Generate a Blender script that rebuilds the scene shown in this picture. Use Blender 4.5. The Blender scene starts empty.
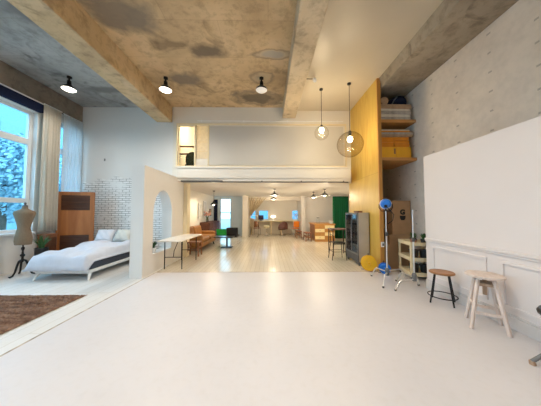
import bpy, bmesh, math, random
from mathutils import Vector, Matrix
random.seed(7)
PI = math.pi
SC = bpy.context.scene
COL = SC.collection

# ------------------------------------------------------------------ materials
def new_mat(name):
    m = bpy.data.materials.new(name); m.use_nodes = True
    nt = m.node_tree
    return m, nt, nt.nodes['Principled BSDF']

def node(nt, kind, **kw):
    n = nt.nodes.new(kind)
    for k, v in kw.items():
        if hasattr(n, k): setattr(n, k, v)
        else: n.inputs[k].default_value = v
    return n

def rgba(c): return (c[0], c[1], c[2], 1.0)

def ramp(nt, fac, stops):
    r = nt.nodes.new('ShaderNodeValToRGB')
    el = r.color_ramp.elements
    el[0].position, el[0].color = stops[0][0], rgba(stops[0][1])
    el[1].position, el[1].color = stops[-1][0], rgba(stops[-1][1])
    for p, c in stops[1:-1]:
        e = el.new(p); e.color = rgba(c)
    nt.links.new(fac, r.inputs['Fac'])
    return r.outputs['Color']

def obj_coord(nt, scale=(1, 1, 1), rot=(0, 0, 0)):
    tc = nt.nodes.new('ShaderNodeTexCoord')
    mp = nt.nodes.new('ShaderNodeMapping')
    mp.inputs['Scale'].default_value = scale
    mp.inputs['Rotation'].default_value = rot
    nt.links.new(tc.outputs['Object'], mp.inputs['Vector'])
    return mp.outputs['Vector']

def mix(nt, fac, a, b, mode='MIX'):
    n = nt.nodes.new('ShaderNodeMix'); n.data_type = 'RGBA'; n.blend_type = mode
    for sock, v in ((n.inputs[0], fac), (n.inputs[6], a), (n.inputs[7], b)):
        if isinstance(v, (int, float)): sock.default_value = v
        elif isinstance(v, tuple): sock.default_value = rgba(v)
        else: nt.links.new(v, sock)
    return n.outputs[2]

def math_n(nt, op, a, b=None, c=None):
    n = nt.nodes.new('ShaderNodeMath'); n.operation = op
    for i, v in enumerate((a, b, c)):
        if v is None: continue
        if isinstance(v, (int, float)): n.inputs[i].default_value = v
        else: nt.links.new(v, n.inputs[i])
    return n.outputs[0]

def bump(nt, p, height, strength=.3, dist=.02):
    b = nt.nodes.new('ShaderNodeBump')
    b.inputs['Strength'].default_value = strength
    b.inputs['Distance'].default_value = dist
    nt.links.new(height, b.inputs['Height'])
    nt.links.new(b.outputs['Normal'], p.inputs['Normal'])

def simple(name, col, rough=.6, metal=0., var=.12, scale=6., bmp=0., spec=.5, stretch=(1, 1, 1)):
    m, nt, p = new_mat(name)
    v = obj_coord(nt, stretch)
    n = node(nt, 'ShaderNodeTexNoise', Scale=scale, Detail=4.)
    nt.links.new(v, n.inputs['Vector'])
    a = tuple(c * (1 - var) for c in col); b = tuple(min(1, c * (1 + var)) for c in col)
    nt.links.new(ramp(nt, n.outputs['Fac'], [(.3, a), (.7, b)]), p.inputs['Base Color'])
    p.inputs['Roughness'].default_value = rough
    p.inputs['Metallic'].default_value = metal
    p.inputs['Specular IOR Level'].default_value = spec
    if bmp: bump(nt, p, n.outputs['Fac'], bmp, .01)
    return m

def emis(name, col, strength):
    m, nt, p = new_mat(name)
    p.inputs['Base Color'].default_value = rgba(col)
    p.inputs['Emission Color'].default_value = rgba(col)
    p.inputs['Emission Strength'].default_value = strength
    return m

def wood(name, a, b, rough=.5, scale=3., axis='x', ring=6.):
    m, nt, p = new_mat(name)
    s = {'x': (.25, 3, 3), 'y': (3, .25, 3), 'z': (3, 3, .25)}[axis]
    v = obj_coord(nt, s)
    n = node(nt, 'ShaderNodeTexNoise', Scale=scale, Detail=6., Distortion=1.2)
    nt.links.new(v, n.inputs['Vector'])
    nt.links.new(ramp(nt, n.outputs['Fac'], [(.3, a), (.7, b)]), p.inputs['Base Color'])
    p.inputs['Roughness'].default_value = rough
    bump(nt, p, n.outputs['Fac'], .08, .005)
    return m

def stain_mask(nt, pos, cx, cy, rx, ry, soft=.5):
    """a blotch with a ragged border at a place on the slab"""
    sx = nt.nodes.new('ShaderNodeSeparateXYZ'); nt.links.new(pos, sx.inputs[0])
    n = node(nt, 'ShaderNodeTexNoise', Scale=3.5, Detail=4.); nt.links.new(pos, n.inputs['Vector'])
    dx = math_n(nt, 'DIVIDE', math_n(nt, 'SUBTRACT', sx.outputs[0], cx), rx)
    dy = math_n(nt, 'DIVIDE', math_n(nt, 'SUBTRACT', sx.outputs[1], cy), ry)
    d = math_n(nt, 'SQRT', math_n(nt, 'ADD', math_n(nt, 'MULTIPLY', dx, dx), math_n(nt, 'MULTIPLY', dy, dy)))
    d = math_n(nt, 'ADD', d, math_n(nt, 'MULTIPLY', math_n(nt, 'SUBTRACT', n.outputs['Fac'], .5), 1.1))
    mr = nt.nodes.new('ShaderNodeMapRange')
    mr.inputs['From Min'].default_value = 1.0; mr.inputs['From Max'].default_value = 1.0 - soft
    nt.links.new(d, mr.inputs['Value'])
    return mr.outputs['Result'], d

def concrete(name, lo, mid, hi, seams=True, stains=(), rough=.75):
    m, nt, p = new_mat(name)
    v = obj_coord(nt)
    n1 = node(nt, 'ShaderNodeTexNoise', Scale=.7, Detail=5., Distortion=.6); nt.links.new(v, n1.inputs['Vector'])
    n2 = node(nt, 'ShaderNodeTexNoise', Scale=5., Detail=8., Roughness=.7); nt.links.new(v, n2.inputs['Vector'])
    c = ramp(nt, n1.outputs['Fac'], [(.3, tuple(1.18 * q for q in lo)), (.5, tuple(1.18 * q for q in mid)), (.7, tuple(1.18 * q for q in hi))])
    c2 = ramp(nt, n2.outputs['Fac'], [(.25, (.52, .5, .48)), (.52, (1, 1, 1)), (.8, (1.0, .97, .93))])
    c = mix(nt, .9, c, c2, 'MULTIPLY')
    n3 = node(nt, 'ShaderNodeTexNoise', Scale=1.6, Detail=6., Distortion=1.5); nt.links.new(v, n3.inputs['Vector'])
    c = mix(nt, 1., c, ramp(nt, n3.outputs['Fac'], [(.28, (.56, .55, .55)), (.43, (1, 1, 1)), (.9, (1, 1, 1))]), 'MULTIPLY')
    if seams:
        b = node(nt, 'ShaderNodeTexBrick', Scale=1.)
        b.inputs['Brick Width'].default_value = 1.85; b.inputs['Row Height'].default_value = .92
        b.inputs['Mortar Size'].default_value = .006; b.inputs['Mortar Smooth'].default_value = .6
        b.inputs['Color1'].default_value = (1, 1, 1, 1); b.inputs['Color2'].default_value = (.88, .87, .86, 1)
        b.inputs['Mortar'].default_value = (.68, .66, .64, 1)
        nt.links.new(v, b.inputs['Vector'])
        c = mix(nt, .8, c, b.outputs['Color'], 'MULTIPLY')
    for (cx, cy, rx, ry, col, ring) in stains:
        f, d = stain_mask(nt, v, cx, cy, rx, ry)
        f2 = math_n(nt, 'MULTIPLY', f, .9)
        c = mix(nt, f2, c, col)
        if ring:
            r = math_n(nt, 'SUBTRACT', 1., math_n(nt, 'MULTIPLY', math_n(nt, 'ABSOLUTE', math_n(nt, 'SUBTRACT', d, .95)), 5.))
            r = math_n(nt, 'MAXIMUM', r, 0.)
            c = mix(nt, math_n(nt, 'MULTIPLY', r, .6), c, (.16, .13, .1))
    nt.links.new(c, p.inputs['Base Color'])
    p.inputs['Roughness'].default_value = rough
    bump(nt, p, n2.outputs['Fac'], .25, .02)
    return m

M = {}
M['wall'] = simple('white_plaster', (.74, .725, .70), .7, var=.015, scale=1.5)
M['pale_blue'] = simple('pale_blue_wall', (.60, .72, .82), .6, var=.02)  # even pale blue over the annex back wall
M['facade'] = simple('warm_white_paint', (.74, .70, .63), .6, var=.02, scale=1.5)
M['facade_panel'] = simple('white_panel_paint', (.60, .575, .53), .45, var=.02, scale=1.2)
M['cream_trim'] = simple('cream_trim_paint', (.78, .68, .47), .5, var=.03)
M['ceil_paint'] = simple('cream_ceiling_paint', (.52, .465, .37), .35, var=.04, scale=1.1)
M['white_trim'] = simple('white_trim_paint', (.84, .83, .81), .45, var=.02)
M['pale_panel'] = simple('movable_panel_paint', (.76, .70, .68), .55, var=.02, scale=1.)
M['grey_skirting'] = simple('grey_skirting_paint', (.62, .59, .58), .5, var=.05)
M['win_frame'] = simple('window_frame_white', (.75, .78, .80), .4, var=.02)
stains = [(-1.28, 4.43, .55, .24, (.15, .11, .075), 0), (.12, 4.5, .42, .15, (.40, .36, .31), 1),
          (-.3, 6.3, .75, .42, (.13, .1, .07), 1), (-.16, 5.32, .3, .25, (.42, .33, .22), 1), (-2.2, 5.4, .5, .35, (.19, .155, .115), 0),
          (-2.6, 3.6, .7, .5, (.2, .165, .125), 0)]
M['concrete_warm'] = concrete('bare_concrete_slab', (.40, .285, .16), (.55, .40, .23), (.60, .46, .285), stains=stains)
M['concrete_beam'] = concrete('bare_concrete_beam', (.36, .265, .155), (.49, .365, .21), (.54, .43, .29), seams=False)
M['concrete_pale'] = concrete('pale_concrete_beam', (.38, .30, .20), (.50, .41, .28), (.55, .46, .33), seams=False)
M['concrete_daylight_tint'] = concrete('daylight_tinted_concrete_slab', (.24, .235, .225), (.36, .355, .34), (.42, .41, .395), stains=[(-4.6, 5.9, .8, .2, (.17, .16, .15), 0), (-4.1, 3.6, .5, .5, (.2, .19, .18), 0)])  # same slab as concrete_warm, greyed to put cool window daylight into its colour
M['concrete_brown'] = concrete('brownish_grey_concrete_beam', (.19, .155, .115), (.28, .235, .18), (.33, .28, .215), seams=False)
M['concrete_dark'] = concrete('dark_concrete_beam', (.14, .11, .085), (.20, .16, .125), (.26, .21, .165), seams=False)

def right_concrete():
    m, nt, p = new_mat('tie_hole_concrete_wall')
    v = obj_coord(nt)
    n1 = node(nt, 'ShaderNodeTexNoise', Scale=.8, Detail=5.); nt.links.new(v, n1.inputs['Vector'])
    n2 = node(nt, 'ShaderNodeTexNoise', Scale=9., Detail=6.); nt.links.new(v, n2.inputs['Vector'])
    c = ramp(nt, n1.outputs['Fac'], [(.3, (.68, .60, .53)), (.7, (.80, .715, .63))])
    c = mix(nt, .5, c, ramp(nt, n2.outputs['Fac'], [(.3, (.8, .8, .8)), (.6, (1, 1, 1))]), 'MULTIPLY')
    s = nt.nodes.new('ShaderNodeSeparateXYZ'); nt.links.new(v, s.inputs[0])
    ny = math_n(nt, 'ADD', s.outputs[1], math_n(nt, 'MULTIPLY', n2.outputs['Fac'], .06))
    fy = math_n(nt, 'ABSOLUTE', math_n(nt, 'SUBTRACT', math_n(nt, 'FRACT', math_n(nt, 'DIVIDE', ny, .62)), .5))
    fz = math_n(nt, 'ABSOLUTE', math_n(nt, 'SUBTRACT', math_n(nt, 'FRACT', math_n(nt, 'DIVIDE', s.outputs[2], .33)), .5))
    a = math_n(nt, 'LESS_THAN', fy, .045); b = math_n(nt, 'LESS_THAN', fz, .045)
    c = mix(nt, math_n(nt, 'MULTIPLY', math_n(nt, 'MULTIPLY', a, b), .55), c, (.25, .22, .19))
    nt.links.new(c, p.inputs['Base Color']); p.inputs['Roughness'].default_value = .7
    bump(nt, p, n2.outputs['Fac'], .15, .01)
    return m
M['concrete_wall'] = right_concrete()

def floor_mat(name, col, plank=None, rough=.32, dirt=.06):
    m, nt, p = new_mat(name)
    v = obj_coord(nt)
    n1 = node(nt, 'ShaderNodeTexNoise', Scale=.9, Detail=5.); nt.links.new(v, n1.inputs['Vector'])
    n2 = node(nt, 'ShaderNodeTexNoise', Scale=14., Detail=5.); nt.links.new(v, n2.inputs['Vector'])
    a = tuple(c * (1 - dirt) for c in col)
    c = ramp(nt, n1.outputs['Fac'], [(.35, a), (.65, col)])
    c = mix(nt, .5, c, ramp(nt, n2.outputs['Fac'], [(.25, (.93, .92, .9)), (.5, (1, 1, 1))]), 'MULTIPLY')
    if plank:
        v2 = obj_coord(nt, rot=(0, 0, PI / 2))
        b = node(nt, 'ShaderNodeTexBrick', Scale=1.)
        b.inputs['Brick Width'].default_value = 2.6; b.inputs['Row Height'].default_value = plank
        b.inputs['Mortar Size'].default_value = .0035; b.inputs['Mortar Smooth'].default_value = .3
        b.inputs['Color1'].default_value = (1, 1, 1, 1); b.inputs['Color2'].default_value = (.93, .92, .9, 1)
        b.inputs['Mortar'].default_value = (.66, .6, .5, 1)
        nt.links.new(v2, b.inputs['Vector'])
        c = mix(nt, 1., c, b.outputs['Color'], 'MULTIPLY')
    nt.links.new(c, p.inputs['Base Color'])
    rr = nt.nodes.new('ShaderNodeMapRange')
    rr.inputs['To Min'].default_value = rough * .8; rr.inputs['To Max'].default_value = rough * 1.25
    nt.links.new(n1.outputs['Fac'], rr.inputs['Value']); nt.links.new(rr.outputs[0], p.inputs['Roughness'])
    bump(nt, p, n1.outputs['Fac'], .04, .02)
    return m
M['floor'] = floor_mat('white_epoxy_floor', (.635, .62, .64), rough=.38)
M['floor_left'] = floor_mat('white_painted_board_floor', (.72, .71, .70), plank=.19, rough=.42)
M['floor_annex'] = floor_mat('cream_painted_plank_floor', (.74, .68, .57), plank=.11, rough=.17)
M['seam'] = simple('worn_floor_seam', (.40, .34, .27), .8, var=.5, scale=9.)

def brick_mat():
    m, nt, p = new_mat('white_painted_brick')
    tc = nt.nodes.new('ShaderNodeTexCoord'); s = nt.nodes.new('ShaderNodeSeparateXYZ'); cb = nt.nodes.new('ShaderNodeCombineXYZ')
    nt.links.new(tc.outputs['Object'], s.inputs[0]); nt.links.new(s.outputs[0], cb.inputs[0]); nt.links.new(s.outputs[2], cb.inputs[1])
    n = node(nt, 'ShaderNodeTexNoise', Scale=7., Detail=5.); nt.links.new(tc.outputs['Object'], n.inputs['Vector'])
    add = nt.nodes.new('ShaderNodeMix'); add.data_type = 'RGBA'; add.blend_type = 'LINEAR_LIGHT'; add.inputs[0].default_value = .012
    nt.links.new(cb.outputs[0], add.inputs[6]); nt.links.new(n.outputs['Color'], add.inputs[7])
    b = node(nt, 'ShaderNodeTexBrick', Scale=1.)
    b.inputs['Brick Width'].default_value = .22; b.inputs['Row Height'].default_value = .07
    b.inputs['Mortar Size'].default_value = .007; b.inputs['Mortar Smooth'].default_value = .25
    b.inputs['Color1'].default_value = (.84, .83, .81, 1); b.inputs['Color2'].default_value = (.74, .73, .71, 1)
    b.inputs['Mortar'].default_value = (.20, .18, .17, 1)
    nt.links.new(add.outputs[2], b.inputs['Vector'])
    n2 = node(nt, 'ShaderNodeTexNoise', Scale=2.2, Detail=6., Distortion=1.); nt.links.new(tc.outputs['Object'], n2.inputs['Vector'])
    f = ramp(nt, n2.outputs['Fac'], [(.36, (0, 0, 0)), (.48, (1, 1, 1))])
    c = mix(nt, f, (.80, .79, .77), b.outputs['Color'])
    nt.links.new(c, p.inputs['Base Color']); p.inputs['Roughness'].default_value = .75
    bump(nt, p, b.outputs['Fac'], -.6, .02)
    return m
M['brick'] = brick_mat()

def ply_mat():
    m, nt, p = new_mat('birch_plywood_panel')
    v = obj_coord(nt, (2.2, 2.2, .35))
    n = node(nt, 'ShaderNodeTexNoise', Scale=2., Detail=6., Distortion=1.6); nt.links.new(v, n.inputs['Vector'])
    c = ramp(nt, n.outputs['Fac'], [(.3, (.55, .32, .05)), (.5, (.61, .385, .07)), (.72, (.66, .44, .10))])
    tc = nt.nodes.new('ShaderNodeTexCoord'); s = nt.nodes.new('ShaderNodeSeparateXYZ'); cb = nt.nodes.new('ShaderNodeCombineXYZ')
    nt.links.new(tc.outputs['Object'], s.inputs[0]); nt.links.new(s.outputs[1], cb.inputs[0]); nt.links.new(s.outputs[2], cb.inputs[1])
    b = node(nt, 'ShaderNodeTexBrick', Scale=1.); b.offset = 0
    b.inputs['Brick Width'].default_value = 1.22; b.inputs['Row Height'].default_value = 2.44
    b.inputs['Mortar Size'].default_value = .004
    b.inputs['Color1'].default_value = (1, 1, 1, 1); b.inputs['Color2'].default_value = (.93, .93, .93, 1); b.inputs['Mortar'].default_value = (.6, .55, .5, 1)
    nt.links.new(cb.outputs[0], b.inputs['Vector'])
    c = mix(nt, .9, c, b.outputs['Color'], 'MULTIPLY')
    nt.links.new(c, p.inputs['Base Color']); p.inputs['Roughness'].default_value = .45
    return m
M['ply'] = ply_mat()
M['ply_edge'] = wood('plywood_edge', (.46, .21, .045), (.58, .29, .07), .5, 4., 'z')
M['shelf_wood'] = wood('shelf_board_wood', (.48, .22, .06), (.60, .30, .09), .5, 4.)

def thin_glass(name, tint, rim, gloss=.06):
    m, nt, p = new_mat(name)
    nt.nodes.remove(p)
    out = nt.nodes['Material Output']
    lw = node(nt, 'ShaderNodeLayerWeight', Blend=.35)
    c = mix(nt, math_n(nt, 'POWER', lw.outputs['Facing'], 2.5), tint, rim)
    t = nt.nodes.new('ShaderNodeBsdfTransparent'); nt.links.new(c, t.inputs['Color'])
    g = nt.nodes.new('ShaderNodeBsdfGlossy'); g.inputs['Roughness'].default_value = .03
    lw2 = node(nt, 'ShaderNodeLayerWeight', Blend=.5)
    ms = nt.nodes.new('ShaderNodeMixShader')
    nt.links.new(math_n(nt, 'MULTIPLY_ADD', math_n(nt, 'POWER', lw2.outputs['Facing'], 5.), .6, .022), ms.inputs[0])
    nt.links.new(t.outputs[0], ms.inputs[1]); nt.links.new(g.outputs[0], ms.inputs[2])
    nt.links.new(ms.outputs[0], out.inputs['Surface'])
    return m
M['pane'] = thin_glass('tinted_window_glass', (.72, .93, 1.0), (.6, .85, .95))
M['pane_clear'] = thin_glass('clear_pane', (.95, .97, .97), (.8, .85, .85))
M['globe_clear'] = thin_glass('clear_globe_glass', (.97, .96, .93), (.75, .72, .66))
M['globe_smoke'] = thin_glass('smoked_amber_globe_glass', (.90, .87, .82), (.34, .28, .21))
M['cab_glass'] = thin_glass('cabinet_door_glass', (.66, .68, .72), (.4, .4, .42))

def cloth(name, col, rough=.9, trans=0., var=.06, scale=30.):
    m, nt, p = new_mat(name)
    v = obj_coord(nt)
    n = node(nt, 'ShaderNodeTexNoise', Scale=scale, Detail=3.); nt.links.new(v, n.inputs['Vector'])
    a = tuple(c * (1 - var) for c in col)
    c = ramp(nt, n.outputs['Fac'], [(.35, a), (.65, col)])
    nt.links.new(c, p.inputs['Base Color']); p.inputs['Roughness'].default_value = rough
    p.inputs['Specular IOR Level'].default_value = .2
    bump(nt, p, n.outputs['Fac'], .2, .004)
    if trans:
        out = nt.nodes['Material Output']
        t = nt.nodes.new('ShaderNodeBsdfTranslucent'); nt.links.new(c, t.inputs['Color'])
        ms = nt.nodes.new('ShaderNodeMixShader'); ms.inputs[0].default_value = trans
        nt.links.new(p.outputs[0], ms.inputs[1]); nt.links.new(t.outputs[0], ms.inputs[2])
        nt.links.new(ms.outputs[0], out.inputs['Surface'])
    return m
M['linen'] = cloth('beige_linen', (.80, .75, .66), trans=.35)
M['sheer'] = cloth('white_sheer_cloth', (.92, .94, .96), trans=.7)
M['drape'] = cloth('oatmeal_drape', (.66, .56, .40), trans=.15)
M['green_cloth'] = cloth('deep_green_curtain', (.012, .13, .055))
M['navy_cloth'] = cloth('navy_cloth', (.012, .018, .05))
M['duvet'] = cloth('pale_blue_white_duvet', (.62, .645, .72), scale=8.)
M['pillow_w'] = cloth('white_pillowcase', (.70, .71, .76), scale=8.)
M['pillow_c'] = cloth('cream_pillowcase', (.68, .64, .57), scale=8.)
M['charcoal_cloth'] = cloth('charcoal_upholstery', (.06, .065, .08))
M['burlap'] = cloth('dress_form_linen', (.26, .18, .115), scale=60., var=.2)
M['leather'] = simple('tan_leather', (.31, .135, .032), .45, var=.18, scale=5., bmp=.1)
M['black_leather'] = simple('black_leather', (.018, .018, .02), .35, var=.2)
M['rug'] = None
M['black_metal'] = simple('black_metal', (.02, .02, .022), .4, .6, var=.2)
M['chrome'] = simple('chrome', (.75, .75, .76), .18, 1., var=.03)
M['alu'] = simple('brushed_aluminium_tube', (.72, .71, .69), .3, .85, var=.04)
M['grey_metal'] = simple('grey_metal_cabinet', (.50, .47, .43), .4, .35, var=.08, scale=3.)
M['dark_grey'] = simple('dark_grey_plastic', (.07, .07, .072), .5, var=.15)
M['mid_grey'] = simple('grey_cast_hub', (.16, .165, .17), .45, .3, var=.1)
M['white_metal'] = simple('white_enamel', (.80, .80, .79), .35, var=.02)
M['marble'] = simple('pale_stone_tabletop', (.80, .76, .70), .25, var=.06, scale=3.)
M['blue_plastic'] = simple('blue_plastic', (.015, .17, .62), .35, var=.12)
M['yellow_plastic'] = simple('yellow_plastic', (.78, .42, .01), .35, var=.1)
M['cardboard'] = simple('brown_cardboard', (.40, .235, .12), .8, var=.08)
M['cardboard_dark'] = simple('dark_cardboard', (.25, .14, .075), .8, var=.1)
M['ink'] = simple('black_ink', (.012, .011, .01), .7, var=.1)
M['yellow_box'] = simple('yellow_card_box', (.80, .40, .015), .55, var=.05)
M['orange_box'] = simple('orange_card_box', (.70, .24, .008), .55, var=.06)
M['paper_grey'] = simple('grey_paper_sheets', (.40, .37, .33), .8, var=.3, scale=8.)
M['paper_pale'] = simple('pale_paper_sheets', (.66, .61, .52), .8, var=.12, scale=8.)
M['paper_brown'] = simple('brown_board_sheets', (.40, .27, .17), .8, var=.2, scale=8.)
M['stool_wood'] = wood('stool_seat_wood', (.26, .115, .045), (.38, .18, .075), .45, 3.)
M['pale_wood'] = wood('whitewashed_wood', (.60, .49, .43), (.74, .64, .58), .65, 4., 'z')
M['bare_wood'] = wood('worn_bare_wood', (.30, .19, .12), (.46, .32, .22), .6, 4., 'z')
M['cream_wood'] = wood('pale_pine', (.72, .59, .35), (.80, .69, .47), .55, 3., 'z')
M['screen_wood'] = wood('amber_wood_panel', (.33, .105, .028), (.48, .185, .055), .6, 2., 'z')
M['screen_dark'] = wood('dark_louvre_wood', (.075, .026, .012), (.13, .05, .02), .5, 3.)
M['dark_wood'] = wood('dark_walnut', (.075, .024, .014), (.12, .042, .024), .6, 3., 'y')
M['red_wood'] = wood('reddish_brown_wood', (.20, .075, .035), (.30, .125, .055), .45, 3.)
M['oak'] = wood('honey_oak', (.42, .19, .045), (.52, .26, .07), .45, 3.)
M['pale_drawer'] = wood('cream_drawer_front', (.82, .68, .36), (.88, .76, .46), .5, 3.)
M['brown_shell'] = simple('maroon_brown_shell', (.13, .045, .035), .45, var=.12)
M['orange_shell'] = simple('orange_shell', (.82, .22, .012), .4, var=.05)
M['cream_seat'] = simple('cream_vinyl_seat', (.80, .72, .50), .4, var=.04)
M['green_seat'] = cloth('bright_green_upholstery', (.02, .30, .06))
M['leaf'] = simple('plant_leaf', (.05, .13, .03), .55, var=.4, scale=20.)
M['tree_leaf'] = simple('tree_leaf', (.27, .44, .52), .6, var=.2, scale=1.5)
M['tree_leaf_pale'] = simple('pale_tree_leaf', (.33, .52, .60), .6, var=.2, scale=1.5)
M['bark'] = simple('tree_bark', (.12, .09, .07), .9, var=.3)
M['terracotta'] = simple('terracotta_pot', (.42, .19, .12), .7, var=.1)
M['black_pot'] = simple('black_plant_pot', (.025, .025, .028), .5, var=.1)
M['flower'] = simple('dried_pink_flowers', (.55, .30, .24), .8, var=.4, scale=40.)
M['screen_off'] = simple('dark_monitor_screen', (.03, .02, .06), .2, var=.1)
M['ground'] = simple('outdoor_ground', (.34, .36, .33), .9, var=.2)
M['teal_sky_cover'] = simple('pale_sky_cover', (.21, .35, .42), .8, var=.1)
M['bulb_hot'] = emis('lit_lamp_lens', (1, .90, .74), 6.)
M['bulb_dim'] = emis('faintly_lit_lamp_lens', (.8, .76, .7), .35)
M['bulb_globe'] = emis('glowing_globe_bulb', (1, .85, .6), 14.)
M['shade_lit'] = emis('lit_lamp_shade', (1, .90, .72), 3.)

# ------------------------------------------------------------------ mesh builder
class MB:
    def __init__(s): s.bm = bmesh.new()
    def box(s, x0, x1, y0, y1, z0, z1):
        vs = [s.bm.verts.new((x, y, z)) for x in (x0, x1) for y in (y0, y1) for z in (z0, z1)]
        for f in ((0, 1, 3, 2), (4, 6, 7, 5), (0, 4, 5, 1), (2, 3, 7, 6), (0, 2, 6, 4), (1, 5, 7, 3)):
            s.bm.faces.new([vs[i] for i in f])
        return s
    def cyl(s, p0, p1, r0, r1=None, n=16, caps=True):
        r1 = r0 if r1 is None else r1
        p0, p1 = Vector(p0), Vector(p1); d = (p1 - p0).normalized()
        a = d.orthogonal().normalized(); b = d.cross(a)
        A, B = [], []
        for i in range(n):
            t = 2 * PI * i / n; o = a * math.cos(t) + b * math.sin(t)
            A.append(s.bm.verts.new(p0 + o * r0)); B.append(s.bm.verts.new(p1 + o * r1))
        for i in range(n):
            j = (i + 1) % n; s.bm.faces.new((A[i], A[j], B[j], B[i]))
        if caps:
            s.bm.faces.new(A[::-1]); s.bm.faces.new(B)
        return s
    def bar(s, p0, p1, w, h, up=(0, 0, 1)):
        p0, p1 = Vector(p0), Vector(p1); d = (p1 - p0).normalized(); up = Vector(up)
        if abs(d.dot(up)) > .98: up = Vector((1, 0, 0))
        a = d.cross(up).normalized() * (w / 2); b = a.cross(d).normalized() * (h / 2)
        A = [s.bm.verts.new(p0 + q) for q in (-a - b, a - b, a + b, -a + b)]
        B = [s.bm.verts.new(p1 + q) for q in (-a - b, a - b, a + b, -a + b)]
        for i in range(4):
            j = (i + 1) % 4; s.bm.faces.new((A[i], A[j], B[j], B[i]))
        s.bm.faces.new(A[::-1]); s.bm.faces.new(B)
        return s
    def lathe(s, prof, c=(0, 0, 0), n=24, sx=1., sy=1., axis='z'):
        rings = []
        for r, h in prof:
            ring = []
            for i in range(n):
                t = 2 * PI * i / n
                x, y = r * math.cos(t) * sx, r * math.sin(t) * sy
                p = {'z': (x, y, h), 'y': (x, h, y), 'x': (h, x, y)}[axis]
                ring.append(s.bm.verts.new((c[0] + p[0], c[1] + p[1], c[2] + p[2])))
            rings.append(ring)
        for a, b in zip(rings, rings[1:]):
            for i in range(n):
                j = (i + 1) % n; s.bm.faces.new((a[i], a[j], b[j], b[i]))
        if prof[0][0] > 1e-6: s.bm.faces.new(rings[0][::-1])
        if prof[-1][0] > 1e-6: s.bm.faces.new(rings[-1])
        return s
    def tube(s, pts, r, n=10, closed=False):
        pts = [Vector(p) for p in pts]; rings = []; N = len(pts)
        a = None
        for i, p in enumerate(pts):
            if closed: d = pts[(i + 1) % N] - pts[i - 1]
            else: d = pts[min(i + 1, N - 1)] - pts[max(i - 1, 0)]
            d.normalize()
            a = d.orthogonal().normalized() if a is None else (a - d * a.dot(d)).normalized()
            b = d.cross(a)
            rr = r[i] if isinstance(r, (list, tuple)) else r
            rings.append([s.bm.verts.new(p + (a * math.cos(2 * PI * k / n) + b * math.sin(2 * PI * k / n)) * rr) for k in range(n)])
        for i in range(N if closed else N - 1):
            A, B = rings[i], rings[(i + 1) % N]
            for k in range(n):
                j = (k + 1) % n; s.bm.faces.new((A[k], A[j], B[j], B[k]))
        if not closed:
            s.bm.faces.new(rings[0][::-1]); s.bm.faces.new(rings[-1])
        return s
    def ball(s, c, r, seg=20, rings=12, sz=(1, 1, 1)):
        mt = Matrix.Translation(c) @ Matrix.Diagonal((r * sz[0], r * sz[1], r * sz[2], 1))
        bmesh.ops.create_uvsphere(s.bm, u_segments=seg, v_segments=rings, radius=1, matrix=mt)
        return s
    def prism(s, poly, axis, a, b):
        def P(u, v, w): return {'x': (w, u, v), 'y': (u, w, v), 'z': (u, v, w)}[axis]
        A = [s.bm.verts.new(P(u, v, a)) for u, v in poly]; B = [s.bm.verts.new(P(u, v, b)) for u, v in poly]
        n = len(poly)
        for i in range(n):
            j = (i + 1) % n; s.bm.faces.new((A[i], A[j], B[j], B[i]))
        s.bm.faces.new(A[::-1]); s.bm.faces.new(B)
        return s
    def grid(s, nu, nv, fn, thick=None):
        V = [[s.bm.verts.new(fn(i / nu, j / nv)) for j in range(nv + 1)] for i in range(nu + 1)]
        for i in range(nu):
            for j in range(nv):
                s.bm.faces.new((V[i][j], V[i + 1][j], V[i + 1][j + 1], V[i][j + 1]))
        return s
    def quad(s, pts):
        s.bm.faces.new([s.bm.verts.new(p) for p in pts]); return s
    def build(s, name, mat, parent=None, bevel=0., smooth=True, angle=.6, label=None, solid=0., sub=0, seg=2):
        bmesh.ops.recalc_face_normals(s.bm, faces=s.bm.faces)
        me = bpy.data.meshes.new(name); s.bm.to_mesh(me); s.bm.free()
        if smooth:
            me.shade_smooth(); me.set_sharp_from_angle(angle=angle)
        me.materials.append(M[mat] if isinstance(mat, str) else mat)
        o = bpy.data.objects.new(name, me); COL.objects.link(o)
        if parent: o.parent = parent
        if label: o['label'] = label
        if solid:
            md = o.modifiers.new('thickness', 'SOLIDIFY'); md.thickness = solid; md.offset = 0
        if bevel:
            md = o.modifiers.new('bevel', 'BEVEL'); md.width = bevel; md.segments = seg; md.limit_method = 'ANGLE'; md.angle_limit = .6
        if sub:
            md = o.modifiers.new('subsurf', 'SUBSURF'); md.levels = sub; md.render_levels = sub
        return o

def tag(o, label, cat, group=None, kind=None):
    o['label'] = label; o['category'] = cat
    if group: o['group'] = group
    if kind: o['kind'] = kind
    return o

def thing(name, label, cat, loc=(0, 0, 0), rz=0., group=None):
    o = bpy.data.objects.new(name, None); COL.objects.link(o)
    o.location = loc; o.rotation_euler = (0, 0, rz); o.empty_display_size = .1
    return tag(o, label, cat, group)

def struct(o):
    o['kind'] = 'structure'; return o

def kids(o): return [c for c in bpy.data.objects if c.parent == o]
def copy_tree(o, parent=None):
    c = o.copy(); COL.objects.link(c)
    if parent: c.parent = parent
    for ch in kids(o): copy_tree(ch, c)
    return c

def lamp(kind, name, loc, energy, col, parent=None, radius=.05, angle=2.4, blend=1., rot=(0, 0, 0)):
    l = bpy.data.lights.new(name, kind); l.energy = energy; l.color = col
    l.shadow_soft_size = radius
    if kind == 'SPOT': l.spot_size = angle; l.spot_blend = blend
    o = bpy.data.objects.new(name, l); COL.objects.link(o); o.location = loc; o.rotation_euler = rot
    if parent: o.parent = parent
    return o

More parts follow.
